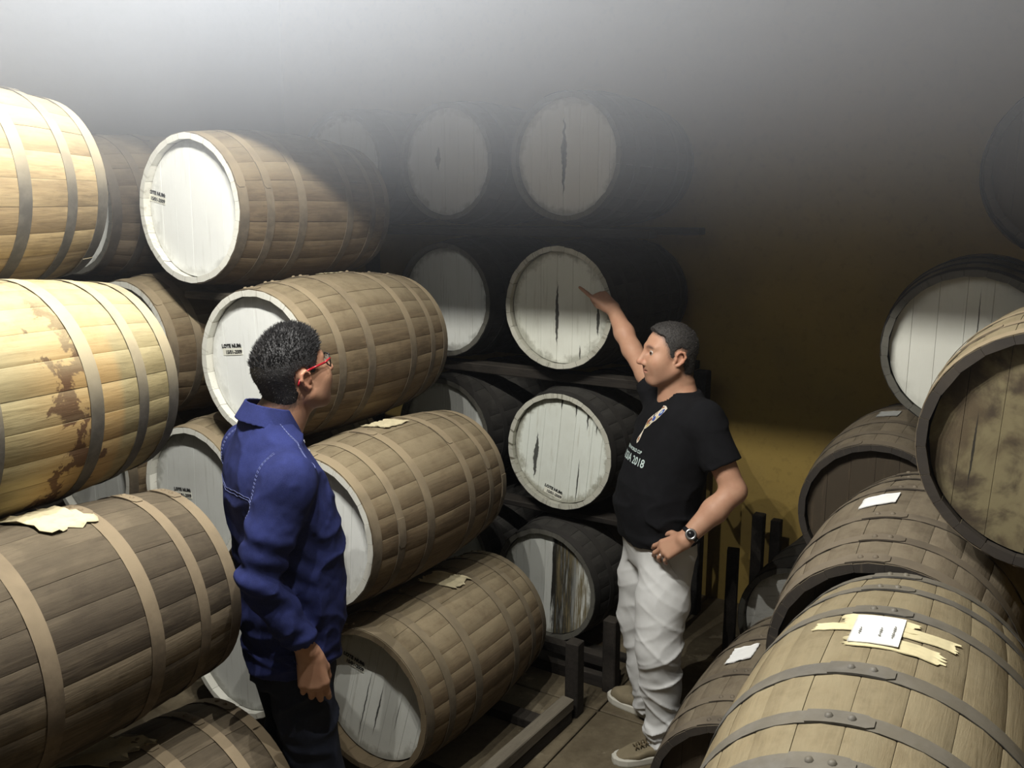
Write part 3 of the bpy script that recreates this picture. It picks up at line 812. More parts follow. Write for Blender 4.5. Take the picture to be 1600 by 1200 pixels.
def nets(D, lo, h):
    ins = D < 0
    n = np.array(D.shape) - 1
    c = np.zeros(n, np.int8)
    for dx in (0, 1):
        for dy in (0, 1):
            for dz in (0, 1):
                c += ins[dx:dx + n[0], dy:dy + n[1], dz:dz + n[2]]
    act = (c > 0) & (c < 8)
    ix = np.stack(np.nonzero(act), 1)
    idx = np.full(n, -1, np.int32); idx[act] = np.arange(len(ix))
    acc = np.zeros((len(ix), 3)); cnt = np.zeros(len(ix))
    cor = [(x, y, z) for x in (0, 1) for y in (0, 1) for z in (0, 1)]
    val = {q: D[ix[:, 0] + q[0], ix[:, 1] + q[1], ix[:, 2] + q[2]] for q in cor}
    for a in cor:
        for k in range(3):
            if a[k]: continue
            b = tuple(v + (1 if j == k else 0) for j, v in enumerate(a))
            va, vb = val[a], val[b]; m = (va < 0) != (vb < 0)
            t = np.where(m, va / np.where(m, va - vb, 1), 0)
            p = np.array(a, float)[None] + np.eye(3)[k][None] * t[:, None]
            acc[m] += p[m]; cnt[m] += 1
    V = lo + (ix + acc / cnt[:, None]) * h
    F = []
    for k in range(3):
        u, v = (k + 1) % 3, (k + 2) % 3
        sl = [slice(1, -1)] * 3; sl[k] = slice(0, -1); A = ins[tuple(sl)]
        sl2 = list(sl); sl2[k] = slice(1, None); B = ins[tuple(sl2)]
        off = np.ones(3, int); off[k] = 0
        e = np.stack(np.nonzero(A != B), 1) + off
        s = ins[e[:, 0], e[:, 1], e[:, 2]]
        q = []
        for du, dv in ((-1, -1), (0, -1), (0, 0), (-1, 0)):
            p = e.copy(); p[:, u] += du; p[:, v] += dv
            q.append(idx[p[:, 0], p[:, 1], p[:, 2]])
        q = np.stack(q, 1); q[~s] = q[~s][:, ::-1]
        F.append(q)
    return V, np.concatenate(F)

def np_mesh(name, V, F, smooth=True):
    me = bpy.data.meshes.new(name)
    me.vertices.add(len(V)); me.vertices.foreach_set('co', V.astype(f32).ravel())
    me.loops.add(F.size); me.loops.foreach_set('vertex_index', F.astype(np.int32).ravel())
    me.polygons.add(len(F)); me.polygons.foreach_set('loop_start', np.arange(0, F.size, 4, dtype=np.int32))
    me.polygons.foreach_set('use_smooth', np.ones(len(F), bool) if smooth else np.zeros(len(F), bool))
    me.update(calc_edges=True); me.validate()
    return me

def relax(V, F, it=2, lam=0.5):
    for _ in range(it):
        S = np.zeros_like(V); n = np.zeros(len(V))
        for k in range(4):
            a, b = F[:, k], F[:, (k + 1) % 4]
            np.add.at(S, a, V[b]); np.add.at(n, a, 1)
            np.add.at(S, b, V[a]); np.add.at(n, b, 1)
        V = V + lam * (S / np.maximum(n, 1)[:, None] - V)
    return V

def build(name, sdf, h, disp=None, rel=1):
    D, lo, h = sdf.grid(h)
    if disp is not None: D = displace(D, lo, h, disp)
    V, F = nets(D, lo, h)
    if rel: V = relax(V, F, rel)
    return np_mesh(name, V, F), V

def paint(me, V, col):
    at = me.color_attributes.new('tint', 'FLOAT_COLOR', 'POINT')
    at.data.foreach_set('color', np.concatenate([col, np.ones((len(col), 1))], 1).astype(f32).ravel())

def tinted(name, rough=0.55, bump=0.1, scale=220.0, spec=0.35):
    t = NT(name)
    a = t.n('ShaderNodeAttribute'); a.attribute_name = 'tint'
    n = t.noise(t.coords(), scale, 4, 0.6); n2 = t.noise(t.coords(), 28.0, 4, 0.6)
    c = t.mix(t.ramp(n2, 0.3, 0.75), a.outputs['Color'], t.mix(0.25, a.outputs['Color'], (0.30, 0.10, 0.06)))
    return t.surf(c, rough, 0, t.bump(n, bump, 0.002), spec)

def cloth(name, col, weave=900.0, var=0.2, rough=0.9, sheen=0.0, fade=None):
    t = NT(name); c = t.coords()
    n = t.noise(c, 14.0, 5, 0.6); w = t.noise(c, weave, 2, 0.5)
    k = t.mix(t.ramp(n, 0.3, 0.75), tuple(x * (1 - var) for x in col), tuple(min(1, x * (1 + var)) for x in col))
    k = t.mix(t.math('MULTIPLY', t.ramp(w, 0.4, 0.6), 0.35), k, fade or tuple(min(1, x * 1.5) for x in col))
    return t.surf(k, rough, 0, t.bump(w, 0.2, 0.001), 0.15)

class Frame:
    """a placed, turned frame: local points -> person space"""
    def __init__(self, o, yaw=0.0, pitch=0.0, roll=0.0, s=1.0):
        self.o = np.array(o, float); self.s = s
        self.R = np.array(Euler((RAD(pitch), RAD(roll), 0)).to_matrix().to_4x4().to_3x3())
        self.R = np.array(Matrix.Rotation(-RAD(yaw), 3, 'Z')) @ self.R
    def __call__(self, x, y, z): return self.o + self.R @ (np.array((x, y, z), float) * self.s)
    def inv(self, V): return (V - self.o) @ self.R / self.s

def head_sdf(S, H, ear_only_basic=False, jaw=1.0, nose=1.0):
    s = H.s; R = H.R
    E = lambda c, r, k=0.012, op='u', rot=None: S.ell(H(*c), np.array(r) * s, R if rot is None else R @ rot, k * s, op)
    Cn = lambda a, b, r1, r2, k=0.010, op='u': S.cone(H(*a), H(*b), r1 * s, r2 * s, k * s, op)
    E((0, -.014, .034), (.074, .095, .084))
    E((0, .022, .005), (.066, .070, .085), .03)
    E((0, .034, -.040), (.056, .060, .068), .03)
    E((0, .062, -.092), (.026, .022, .020), .03)
    for q in (-1, 1):
        Cn((q * .056, -.002, -.050), (q * .026, .060, -.094), .017 * jaw, .015, .025)
        E((q * .038, .060, -.022), (.028, .026, .026), .03)           # cheek
        E((q * .036, .036, -.052), (.024, .036, .034), .03)           # jowl
        Cn((q * .014, .088, .033), (q * .046, .070, .034), .0085, .0075, .014)   # brow
        E((q * .032, .094, .015), (.016, .015, .012), .014, 's')       # socket
        E((q * .0325, .0735, .0145), (.0130, .0130, .0120), .003)
        Cn((q * .018, .086, .0230), (q * .046, .075, .0210), .0040, .0035, .004)  # upper lid
        Cn((q * .019, .084, .0040), (q * .045, .074, .0045), .0032, .003, .004)   # lower lid
        E((q * .013, .099, -.030), (.0095, .011, .0085), .008)         # nostril wing
    Cn((0, .086, .028), (0, .108 + .006 * nose, -.018), .0085, .0115, .014)
    E((0, .112 + .006 * nose, -.024), (.0125, .0115, .0105), .008)
    E((0, .078, -.056), (.026, .016, .016), .018)
    Cn((-.021, .082, -.051), (.021, .082, -.051), .0055, .0055, .006)
    Cn((-.017, .083, -.0625), (.017, .083, -.0625), .0065, .0065, .006)
    Cn((-.023, .092, -.057), (.023, .092, -.057), .0028, .0028, .003, 's')
    Cn((0, .094, -.036), (0, .094, -.046), .003, .003, .006, 's')
    for q in (-1, 1):                                                  # ears
        pts = [(q * .072, .006, -.022), (q * .080, -.001, -.004), (q * .083, -.001, .012), (q * .086, -.012, .024), (q * .089, -.026, .020), (q * .089, -.031, .004), (q * .084, -.023, -.014), (q * .077, -.010, -.027), (q * .073, -.001, -.029)]
        rr = [.004, .0045, .0042, .0045, .0048, .0050, .0050, .0062, .006]
        S.chain([H(*p) for p in pts], [r * s for r in rr], .004 * s)
        E((q * .075, -.013, .002), (.007, .016, .024), .005)
        E((q * .086, -.010, .000), (.007, .009, .015), .004, 's')
        E((q * .077, .003, -.006), (.005, .004, .006), .004)

def head_tint(V, H, skin, stubble=0.5, line=None, hairc=(0.03, 0.027, 0.025), lip=(0.36, 0.15, 0.11)):
    L = H.inv(V); x, y, z = L.T
    col = np.tile(np.array(skin), (len(V), 1))
    inhead = (np.abs(x) < .1) & (y > -.13) & (y < .16) & (z > -.15) & (z < .14)
    def blend(m, c):
        nonlocal col
        m = np.clip(m, 0, 1)[:, None] * inhead[:, None]; col = col * (1 - m) + np.array(c) * m
    sm = lambda v, a, b: np.clip((v - a) / (b - a), 0, 1)
    jaw = sm(-z, .015, .07) * sm(y, -.03, .05) * sm(z, -.14, -.10) * .8
    blend(jaw * stubble, np.array(skin) * 0.35 + np.array(hairc) * 0.5)
    blend(((x / .024) ** 2 + ((z + .057) / .0105) ** 2 < 1) * (y > .07) * 0.7, lip)
    blend(np.exp(-(((np.abs(x) - .031) / .017) ** 2) ** 2 - (((z - .0375 + np.abs(np.abs(x) - .026) * .25) / .0055) ** 2)) * (y > .05) * 0.95, hairc)
    blend(sm(.004 - np.abs(z - .0135), 0, .004) * (np.abs(np.abs(x) - .0325) < .013) * (y > .07) * 0.3, hairc)
    blend(np.exp(-((np.abs(x) - .03) / .02) ** 2 - ((z - .0) / .008) ** 2) * (y > .06) * 0.25, np.array(skin) * .45)
    blend(((np.abs(x) < .018) & (y > .085) & (np.abs(z + .026) < .014)) * 0.18, (0.5, 0.16, 0.10))
    blend(sm(np.abs(x), .074, .084) * (y < .02) * 0.35, (0.50, 0.18, 0.11))
    if line is not None:
        rng = np.random.default_rng(1); a = np.zeros(len(V)); i = np.nonzero(inhead)[0]
        zz = z - np.clip(np.abs(x) - .03, 0, .05) * .10
        for k in range(10):
            dy, dz = rng.normal(size=(2, len(i))) * .0035
            ch = rng.uniform(-1, 1, 2) * .007
            a[i] += inside_poly(y[i] + dy + ch[0], zz[i] + dz + ch[1], line)
        a *= (np.abs(x) < .079)
        blend(a / 10 * .93, hairc)
    return col

def inside_poly(px, py, poly):
    r = np.zeros(len(px), bool); n = len(poly)
    for i in range(n):
        (x1, y1), (x2, y2) = poly[i], poly[(i + 1) % n]
        c = ((y1 > py) != (y2 > py)) & (px < (x2 - x1) * (py - y1) / (y2 - y1 + 1e-12) + x1)
        r ^= c
    return r

def hair_mesh(name, H, line, thick, h, noise_amp, noise_f, top_extra=0.0, seed=1):
    S = Sdf(); s = H.s
    S.ell(H(0, -.014, .034), (np.array((.074, .095, .084)) + thick) * s, H.R, 0)
    S.ell(H(0, .022, .005), (np.array((.066, .070, .085)) + thick * .9) * s, H.R, .03)
    S.ell(H(0, -.045, -.045), (np.array((.056, .050, .060)) + thick * .2) * s, H.R, .03)
    if top_extra: S.ell(H(0, .012, .062), np.array((.066, .080, .058 + top_extra)) * s, H.R, .03)
    D, lo, hh = S.grid(h)
    i = np.nonzero(np.abs(D) < .03)
    P = np.stack(i, 1) * hh + lo
    L = H.inv(P)
    D[i] += (vnoise(L * noise_f, seed) * noise_amp + vnoise(L * noise_f * 2.3, seed + 1) * noise_amp * .5).astype(f32)
    # hairline: a signed side-view polygon, softened with noise
    i = np.nonzero(D < .02); P = np.stack(i, 1) * hh + lo; L = H.inv(P)
    jit = vnoise(L * 200, 5) * .005
    y, z = L[:, 1] + jit, L[:, 2] + jit
    z = z - np.clip(np.abs(L[:, 0]) - .03, 0, .05) * 0.10
    keep = inside_poly(y, z, line)
    D[i] = np.where(keep, D[i], np.maximum(D[i], .002))
    V, F = nets(D, lo, hh)
    V = relax(V, F, 1, .4)
    return np_mesh(name, V, F), V, F

def add_spikes(me_v, me_f, H, n, length, cond, seed, lean=(0, .3, .2)):
    """short tufts of hair, three sided, rooted on the hair surface"""
    rnd = np.random.default_rng(seed)
    A = me_v[me_f]; cen = A.mean(1); nor = np.cross(A[:, 2] - A[:, 0], A[:, 3] - A[:, 1]); nor /= np.linalg.norm(nor, axis=1)[:, None] + 1e-12
    L = H.inv(cen); ok = np.nonzero(cond(L))[0]
    pick = rnd.choice(ok, n)
    vs, fs = [], []
    ln = H.R @ np.array(lean)
    for q, p in enumerate(pick):
        c = cen[p] - nor[p] * .002; d = nor[p] * .8 + ln + rnd.normal(size=3) * .22; d /= np.linalg.norm(d)
        t = np.cross(d, rnd.normal(size=3)); t /= np.linalg.norm(t); b = np.cross(d, t); w = .0016 * H.s
        l = length * rnd.uniform(.5, 1.1)
        vs += [c + t * w, c + (b * .87 - t * .5) * w, c + (-b * .87 - t * .5) * w, c + d * l]
        fs += [(4 * q, 4 * q + 1, 4 * q + 3), (4 * q + 1, 4 * q + 2, 4 * q + 3), (4 * q + 2, 4 * q, 4 * q + 3)]
    return vs, fs

def hand_sdf(S, wrist, ydir, back, side, curl, spread=0.10, s=1.0, thumb=(0.5, 0.25), k=0.007):
    """wrist -> fingers along ydir, `back` = the back of the hand; side = +1 left hand, -1 right hand; curl = per finger knuckle bends"""
    y = np.array(ydir, float); y /= np.linalg.norm(y); z = np.array(back, float); z -= y * (z @ y); z /= np.linalg.norm(z); x = np.cross(y, z)
    P = lambda a, b, c: np.array(wrist, float) + (x * a + y * b + z * c) * s
    kn = [(.029, .088), (.0095, .094), (-.010, .090), (-.028, .080)]
    ln = [(.043, .026, .021), (.047, .030, .022), (.043, .028, .022), (.033, .021, .019)]
    rd = [.0098, .0100, .0094, .0084]
    tips = []
    for i in range(4):
        kx, ky = kn[i][0] * side, kn[i][1]
        S.cone(P(kx * .55, 0.0, -.002), P(kx, ky, 0), .0165 * s, .0125 * s, .012 * s)
        p = np.array((kx, ky, 0.0)); a = 0.0; sp = spread * kx / .03
        r = rd[i]
        for j in range(3):
            a += curl[i][j]
            d = np.array((math.sin(sp) * math.cos(a), math.cos(sp) * math.cos(a), -math.sin(a)))
            q = p + d * ln[i][j]
            S.cone(P(*p), P(*q), r * s, (r - .0010) * s, k * s if j == 0 else .003 * s)
            p = q; r -= .0010
        tips.append(P(*p))
    ta, tb = thumb
    p0 = np.array((.022 * side, .018, -.006)); p1 = p0 + np.array((math.sin(ta) * side, math.cos(ta), -.35)) * .042
    p2 = p1 + np.array((math.sin(tb) * side, math.cos(tb), -.30)) * .032; p3 = p2 + np.array((math.sin(tb - .25) * side, math.cos(tb - .25), -.25)) * .025
    S.cone(P(*p0), P(*p1), .0150 * s, .0118 * s, .012 * s); S.cone(P(*p1), P(*p2), .0115 * s, .0102 * s, .004 * s); S.cone(P(*p2), P(*p3), .0102 * s, .0082 * s, .004 * s)
    return tips, P

def shoe(name, root, W2, heel, toe, mat, sole_mat, lace_mat):
    """a canvas shoe: sole, upper, laces; heel/toe are floor points in person space"""
    heel, toe = np.array(heel, float), np.array(toe, float)
    d = toe - heel; L = np.linalg.norm(d[:2]); yaw = math.degrees(math.atan2(d[0], d[1])); Fm = Frame((heel[0], heel[1], heel[2]), yaw, 0, 0, L / 0.285)
    ys = [0, .02, .06, .12, .18, .23, .265, .285]; wl = [.020, .033, .037, .037, .046, .047, .034, .010]
    yy = .1425 - .1425 * np.cos(np.linspace(0, math.pi, 19)); wl = list(np.interp(yy, ys, wl)); ys = list(yy)
    wl[0], wl[1], wl[-2], wl[-1] = .010, .017, .017, .006
    out = [(w, y) for y, w in zip(ys, wl)] + [(-w, y) for y, w in zip(ys[::-1], wl[::-1])]
    k = len(out); vs = []; fs = []
    for zz, g in ((0.0, .97), (.006, 1.0), (.026, 1.0), (.030, .93)):
        for a, b in out: vs.append(Fm(a * g, .1425 + (b - .1425) * (1 + (g - 1) * .3), zz))
    for r in range(3):
        for i in range(k): fs.append((r * k + i, r * k + (i + 1) % k, (r + 1) * k + (i + 1) % k, (r + 1) * k + i))
    fs += [tuple(range(k))[::-1], tuple(range(3 * k, 4 * k))]
    S = Sdf()
    s = Fm.s
    S.cone(Fm(0, .235, .030), Fm(0, .19, .040), .034 * s, .041 * s, 0)
    S.cone(Fm(0, .19, .040), Fm(0, .10, .055), .041 * s, .036 * s, .02)
    S.cone(Fm(0, .045, .045), Fm(0, .05, .085), .036 * s, .037 * s, .025)
    S.cone(Fm(0, .10, .050), Fm(0, .05, .080), .036 * s, .036 * s, .02)
    S.cut(Fm(0, 0, .024), (0, 0, -1)); S.cut(Fm(0, 0, .098), (0, 0.25, 1))
    me, V = build('shoe', S, .005)
    o = obj('shoe', me, mat, root)
    obj('sole', mesh('sole', vs, fs, False), sole_mat, o)
    la = bmesh.new()
    for i in range(4):
        y = .12 + i * .020; z = .088 - i * .0075
        for sgn in (-1, 1):
            a, b = Fm(-.018 * sgn, y, z - .002), Fm(.018 * sgn, y + .014, z - .006)
            m = tube_mesh('l', a, b, .0028, 6); la.from_mesh(m); bpy.data.meshes.remove(m)
    for sgn in (-1, 1):
        m = tube_mesh('l', Fm(0, .115, .094), Fm(.035 * sgn, .10, .085), .0028, 6); la.from_mesh(m); bpy.data.meshes.remove(m)
    lm = bpy.data.meshes.new('laces'); la.to_mesh(lm); la.free()
    obj('laces', lm, lace_mat, o)
    return Fm

def torus_mesh(name, c, axis, R, r, n=28, m=8, sx=1.0, flat=1.0):
    axis = Vector(axis).normalized(); u = axis.orthogonal().normalized(); v = axis.cross(u); c = Vector(c)
    vs = []
    for i in range(n):
        a = 2 * math.pi * i / n; dr = u * math.cos(a) * sx + v * math.sin(a)
        for j in range(m):
            b = 2 * math.pi * j / m
            vs.append(c + dr * (R + r * math.cos(b) * (1 / flat)) + axis * r * math.sin(b) * flat)
    fs = [(i * m + j, ((i + 1) % n) * m + j, ((i + 1) % n) * m + (j + 1) % m, i * m + (j + 1) % m) for i in range(n) for j in range(m)]
    return mesh(name, vs, fs, True)

def path_mesh(name, pts, r, n=6):
    bm = bmesh.new()
    for a, b in zip(pts[:-1], pts[1:]):
        if (Vector(a) - Vector(b)).length < 1e-5: continue
        m = tube_mesh('t', a, b, r, n); bm.from_mesh(m); bpy.data.meshes.remove(m)
    me = bpy.data.meshes.new(name); bm.to_mesh(me); bm.free()
    for p in me.polygons: p.use_smooth = True
    return me

def person_frame(p0, heading):
    h = RAD(heading); fx, fy = math.sin(h), math.cos(h)
    def W(x, y, z):
        vx, vy = x - p0[0], y - p0[1]
        return np.array((vx * fy - vy * fx, vx * fx + vy * fy, z))
    return W

SKIN1, SKIN2 = (0.42, 0.235, 0.150), (0.45, 0.255, 0.165)
M_SKIN = tinted('warm_skin')
M_HAIR_B = plain('black_hair', (0.016, 0.015, 0.016), 0.5, 0, 0.5, 300, 0.4, 0.4)
M_HAIR_G = plain('greying_hair', (0.035, 0.032, 0.03), 0.6, 0, 0.6, 260, 0.3, 0.4)
def eyemat():
    t = NT('eyeball'); s = t.sep(t.coords())
    r = t.math('SQRT', t.math('ADD', t.math('MULTIPLY', s[0], s[0]), t.math('MULTIPLY', s[2], s[2])))
    c = t.mix(t.ramp(r, .0052, .0060), (0.06, 0.03, 0.015), (0.34, 0.30, 0.27))
    c = t.mix(t.ramp(r, .0020, .0026), (0.005, 0.005, 0.005), c)
    return t.surf(c, 0.15, 0, None, 0.5)
M_EYE = eyemat()
def add_eyes(root, H, turn=0.0):
    bm = bmesh.new(); bmesh.ops.create_uvsphere(bm, u_segments=20, v_segments=12, radius=0.0128 * H.s)
    me = bpy.data.meshes.new('eye'); bm.to_mesh(me); bm.free()
    for p in me.polygons: p.use_smooth = True
    for q in (-1, 1):
        o = obj('eye', me, M_EYE, root, tuple(H(q * .0325, .0765, .0135)))
        o.rotation_euler = (Matrix(H.R.tolist()) @ Matrix.Rotation(-turn, 3, 'Z')).to_euler()

# ---------------- the man in the blue shirt, seen from behind his right side
NMH = 60.0
NP0 = (-0.63, 2.43)
W0 = person_frame((-0.62, 2.38), NMH)
W = W0
nm = empty('person', (NP0[0], NP0[1], -0.033), (0, 0, -RAD(NMH)))
tag(nm, 'standing man in blue denim shirt and red glasses with black hair, back turned', 'person')
H = Frame(W(-0.602, 2.385, 1.668), 43.0 - NMH, 13.0, 0.0, 1.02)
TOR = [(.80, 0, -.030, .188, .124), (.95, 0, -.016, .196, .138), (1.08, 0, -.012, .202, .144), (1.20, 0, -.02, .21, .147), (1.32, 0, -.04, .222, .143), (1.42, 0, -.055, .215, .122), (1.485, 0, -.06, .165, .09), (1.53, 0, -.058, .10, .068), (1.57, 0, -.05, .066, .062)]
shR, elR, wrR = W(-.575, 2.165, 1.420), W(-.648, 2.115, 1.180), W(-.545, 2.165, .950)
shL = np.array((-shR[0] * 1.0, shR[1], shR[2])); elL = np.array((-.262, -.01, 1.165)); wrL = np.array((-.215, .075, .945))
S = Sdf()
S.loft([(z, x, y, rx - .022, ry - .022) for z, x, y, rx, ry in TOR], .02)
S.chain([(-.085, -.025, .90), (-.108, .0, .50), (-.12, -.03, .08)], [.085, .055, .042], .02)
S.chain([(.085, -.025, .90), (.108, .0, .50), (.12, -.03, .08)], [.085, .055, .042], .02)
S.cone(H(0, -.030, -.050), (0, -.055, 1.50), .060, .068, .03)
S.cone(H(0, -.010, -.075), (0, -.02, 1.50), .045, .05, .03)
S.chain([shR, elR, wrR], [.050, .040, .028], .02); S.chain([shL, elL, wrL], [.050, .040, .028], .02)
hd = (0.03, 0.10, -1.0)
tipsR, _ = hand_sdf(S, wrR + np.array((0, .005, -.012)), hd, (1, -.25, 0.05), -1, [(.30, .40, .25), (.38, .50, .3), (.42, .55, .3), (.45, .5, .3)], .06, 1.05, (0.35, 0.05))
hand_sdf(S, wrL + np.array((0, .005, -.012)), (0, .10, -1), (-1, 0, 0), 1, [(.3, .4, .2)] * 4, .06, 1.0)
head_sdf(S, H, jaw=1.2)
me, V = build('body', S, .0037)
line = [(.092, .092), (.070, .062), (.052, .055), (.040, .036), (.030, .022), (.026, .004), (.014, .004), (.010, .022), (-.016, .030), (-.036, .022), (-.040, -.010), (-.034, -.034), (-.040, -.075), (-.16, -.085), (-.16, .20), (.14, .20), (.135, .10)]
paint(me, V, head_tint(V, H, SKIN1, 0.55, line))
obj('body', me, M_SKIN, nm)
add_eyes(nm, H)
# hair: thick, black, brushed up
me, V, F = hair_mesh('hair', H, line, .0040, .003, .0007, 150, .018, 3)
hair = obj('hair', me, M_HAIR_B, nm)
sp = add_spikes(V, F, H, 3600, .015, lambda L: (L[:, 2] > .055) & (L[:, 1] < .10), 3, (0, .35, .45))
sp2 = add_spikes(V, F, H, 1500, .007, lambda L: (L[:, 2] <= .06), 4, (0, -.2, -.5))
hm = bmesh.new(); hm.from_mesh(me)
for vs_, fs_ in (sp, sp2):
    vv = [hm.verts.new(v) for v in vs_]
    for f in fs_: hm.faces.new([vv[i] for i in f])
hm.to_mesh(me); hm.free()
# denim shirt
M_DENIM = cloth('blue_denim', (0.017, 0.023, 0.098), 700, 0.25, 0.9, fade=(0.042, 0.052, 0.155))
def folds(P, amp, sc, seed=0):
    q = P * np.array(sc)
    w = vnoise(q * .6 + 7, seed + 3)
    n = vnoise(q + w[:, None] * .8, seed)
    r = 1 - np.abs(n)
    return (.45 - r ** 3) * amp * 1.3
S = Sdf()
S.loft(TOR[:-2] + [(1.53, 0, -.058, .105, .075), (1.555, 0, -.052, .085, .075)], .02)
wd = wrR - elR; wd = wd / np.linalg.norm(wd); wdL = (wrL - elL) / np.linalg.norm(wrL - elL)
S.cone(shR + [-.03, 0, .0], shR, .072, .070, .035)
S.chain([shR, (shR + elR) / 2 + [.004, -.004, 0], elR], [.070, .063, .058], .018)
S.chain([elR, (elR + wrR) / 2, wrR + wd * .04], [.058, .052, .046], .010, 'u', (wrR + wd * .012, wd))
S.cone(shL + [.03, 0, .0], shL, .072, .070, .035)
S.chain([shL, elL], [.070, .058], .018)
S.chain([elL, (elL + wrL) / 2, wrL + wdL * .04], [.058, .052, .046], .010, 'u', (wrL + wdL * .012, wdL))
S.cut((0, 0, .845), (0, .12, -1))
S.cone(wrR - wd * .012, wrR + wd * .06, .034, .036, 0, 's')
S.cone(H(0, -.03, -.05), H(0, -.02, -.16), .066, .066, .004, 's')
axu = (elR - shR) / np.linalg.norm(elR - shR)
def shirt_disp(P):
    d = folds(P, .012, (7, 7, 11), 2) * .7
    # creases round the bent elbow and the waist
    de = np.linalg.norm(P - elR, axis=1)
    m = np.exp(-(de / .11) ** 2)
    s = (P - elR) @ np.array((0.15, 0.5, 0.85))
    d += m * .008 * np.sin(s * 95 + 3 * vnoise(P * 9, 8)) 
    m2 = np.exp(-((P[:, 2] - .97) / .12) ** 2)
    d += m2 * folds(P, .010, (6, 6, 16), 9)
    d += .0012 * vnoise(P * 60, 4)
    # seam between arm and body
    return d
me, V = build('denim_shirt', S, .005, shirt_disp, 1)
shirt = obj('denim_shirt', me, M_DENIM, nm)
bvh = BVHTree.FromObject(shirt, bpy.context.evaluated_depsgraph_get()) if False else BVHTree.FromPolygons([v.co for v in me.vertices], [p.vertices[:] for p in me.polygons])
def onto(p, lift=.001):
    l, n, i, d = bvh.find_nearest(Vector(p))
    return l + n * lift
M_STITCH = plain('pale_stitching', (0.12, 0.14, 0.30), 0.8)
def seam(pts, n=24, r=.0008):
    pts = [Vector(p) for p in pts]; out = []
    for i in range(n + 1):
        t = i / n * (len(pts) - 1); k = min(int(t), len(pts) - 2); out.append(onto(pts[k].lerp(pts[k + 1], t - k), .0008))
    return path_mesh('stitching', out, r, 5)
for dx in (0.0, .008):
    # shoulder yoke on the back, armhole and shoulder seams
    obj('stitching', seam([(.165 + dx, -.09, 1.50), (.175 + dx, -.165, 1.40), (.178 + dx, -.19, 1.30)]), M_STITCH, shirt)
    obj('stitching', seam([(-.165 - dx, -.09, 1.50), (-.175 - dx, -.165, 1.40), (-.178 - dx, -.19, 1.30)]), M_STITCH, shirt)
    obj('stitching', seam([(.178, -.19, 1.385 - dx), (0, -.21, 1.375 - dx), (-.178, -.19, 1.385 - dx)]), M_STITCH, shirt)
    obj('stitching', seam([(.10, -.045, 1.56), (.16, -.0 + dx, 1.50), (.215, .0 + dx, 1.45)]), M_STITCH, shirt)
# collar, folded down, with two buttons
S = Sdf()
cz = Frame((0, -.050, 1.565), 0, -14, 0)
def collar(X, Y, Z):
    P = np.stack(np.broadcast_arrays(X, Y, Z), -1) - cz.o
    L = P @ cz.R
    ang = np.arctan2(L[..., 0], L[..., 1])
    rr = np.sqrt((L[..., 0] / 1.06) ** 2 + L[..., 1] ** 2)
    drop = .030 + .030 * np.clip(1 - np.abs(ang) / .9, 0, 1)
    target = .070 + np.clip(.020 - L[..., 2], 0, .1) * .36
    d = np.abs(rr - target) - .0035
    d = np.maximum(d, np.maximum(L[..., 2] - .024, -L[..., 2] - drop))
    return np.maximum(d, .010 + .30 * np.clip(.024 - L[..., 2], 0, 1) - np.abs(L[..., 0]) - 9 * (L[..., 1] < 0))
S.add((-.14, -.18, 1.46), (.14, .10, 1.62), collar)
me, V = build('collar', S, .003)
obj('collar', me, M_DENIM, shirt)
M_PEARL = plain('pearl_button', (0.5, 0.5, 0.52), 0.25, 0.4)
for p in ((.055, .035, 1.49), (.030, .06, 1.47)):
    q = onto(p, .006); obj('button', torus_mesh('button', q, (.35, .9, .2), .0042, .0018, 14, 6), M_PEARL, shirt)
for zz in (1.40, 1.31, 1.22, 1.13, 1.04, .95):
    q = onto((.0, .3, zz), .0012); obj('button', torus_mesh('button', q, (0, 1, 0), .0042, .0018, 14, 6), M_PEARL, shirt)
obj('placket', path_mesh('placket', [onto((.016, .3, z), .001) for z in np.linspace(1.46, .86, 26)], .0022, 5), M_DENIM, shirt)
# glasses
M_RED = plain('red_plastic', (0.30, 0.012, 0.02), 0.3); M_BLKP = plain('black_plastic', (0.012, 0.012, 0.014), 0.25)
gl = obj('glasses', path_mesh('glasses', [tuple(H(*p)) for p in ((-.010, .103, .016), (0, .106, .019), (.010, .103, .016))], .0018), M_BLKP, nm)
for q in (-1, 1):
    rim = [tuple(H(q * x, y, z)) for x, y, z in ((.010, .102, .020), (.018, .103, .029), (.048, .096, .030), (.060, .088, .024), (.058, .088, .006), (.046, .094, -.006), (.022, .102, -.006), (.011, .103, .004), (.010, .102, .020))]
    obj('rim', path_mesh('rim', rim, .0021), M_BLKP, gl)
    obj('temple', path_mesh('temple', [tuple(H(q * x, y, z)) for x, y, z in ((.061, .088, .022), (.074, .060, .021), (.081, .015, .022), (.082, -.008, .021), (.081, -.030, .006), (.079, -.040, -.010))], .0032), M_RED, gl)
    lm = NT('lens_glass'); lm.surf((0.9, 0.92, 0.92), 0.05, 0, None, 0.5, Alpha=0.18)
    obj('lens', mesh('lens', rim[:-1] + [tuple(np.array(p) + H.R @ np.array((0, .0008, 0))) for p in rim[:-1]], [tuple(range(8)), tuple(range(8, 16))[::-1]] + [(i, 8 + i, 8 + (i + 1) % 8, (i + 1) % 8) for i in range(8)]), lm.m, gl)
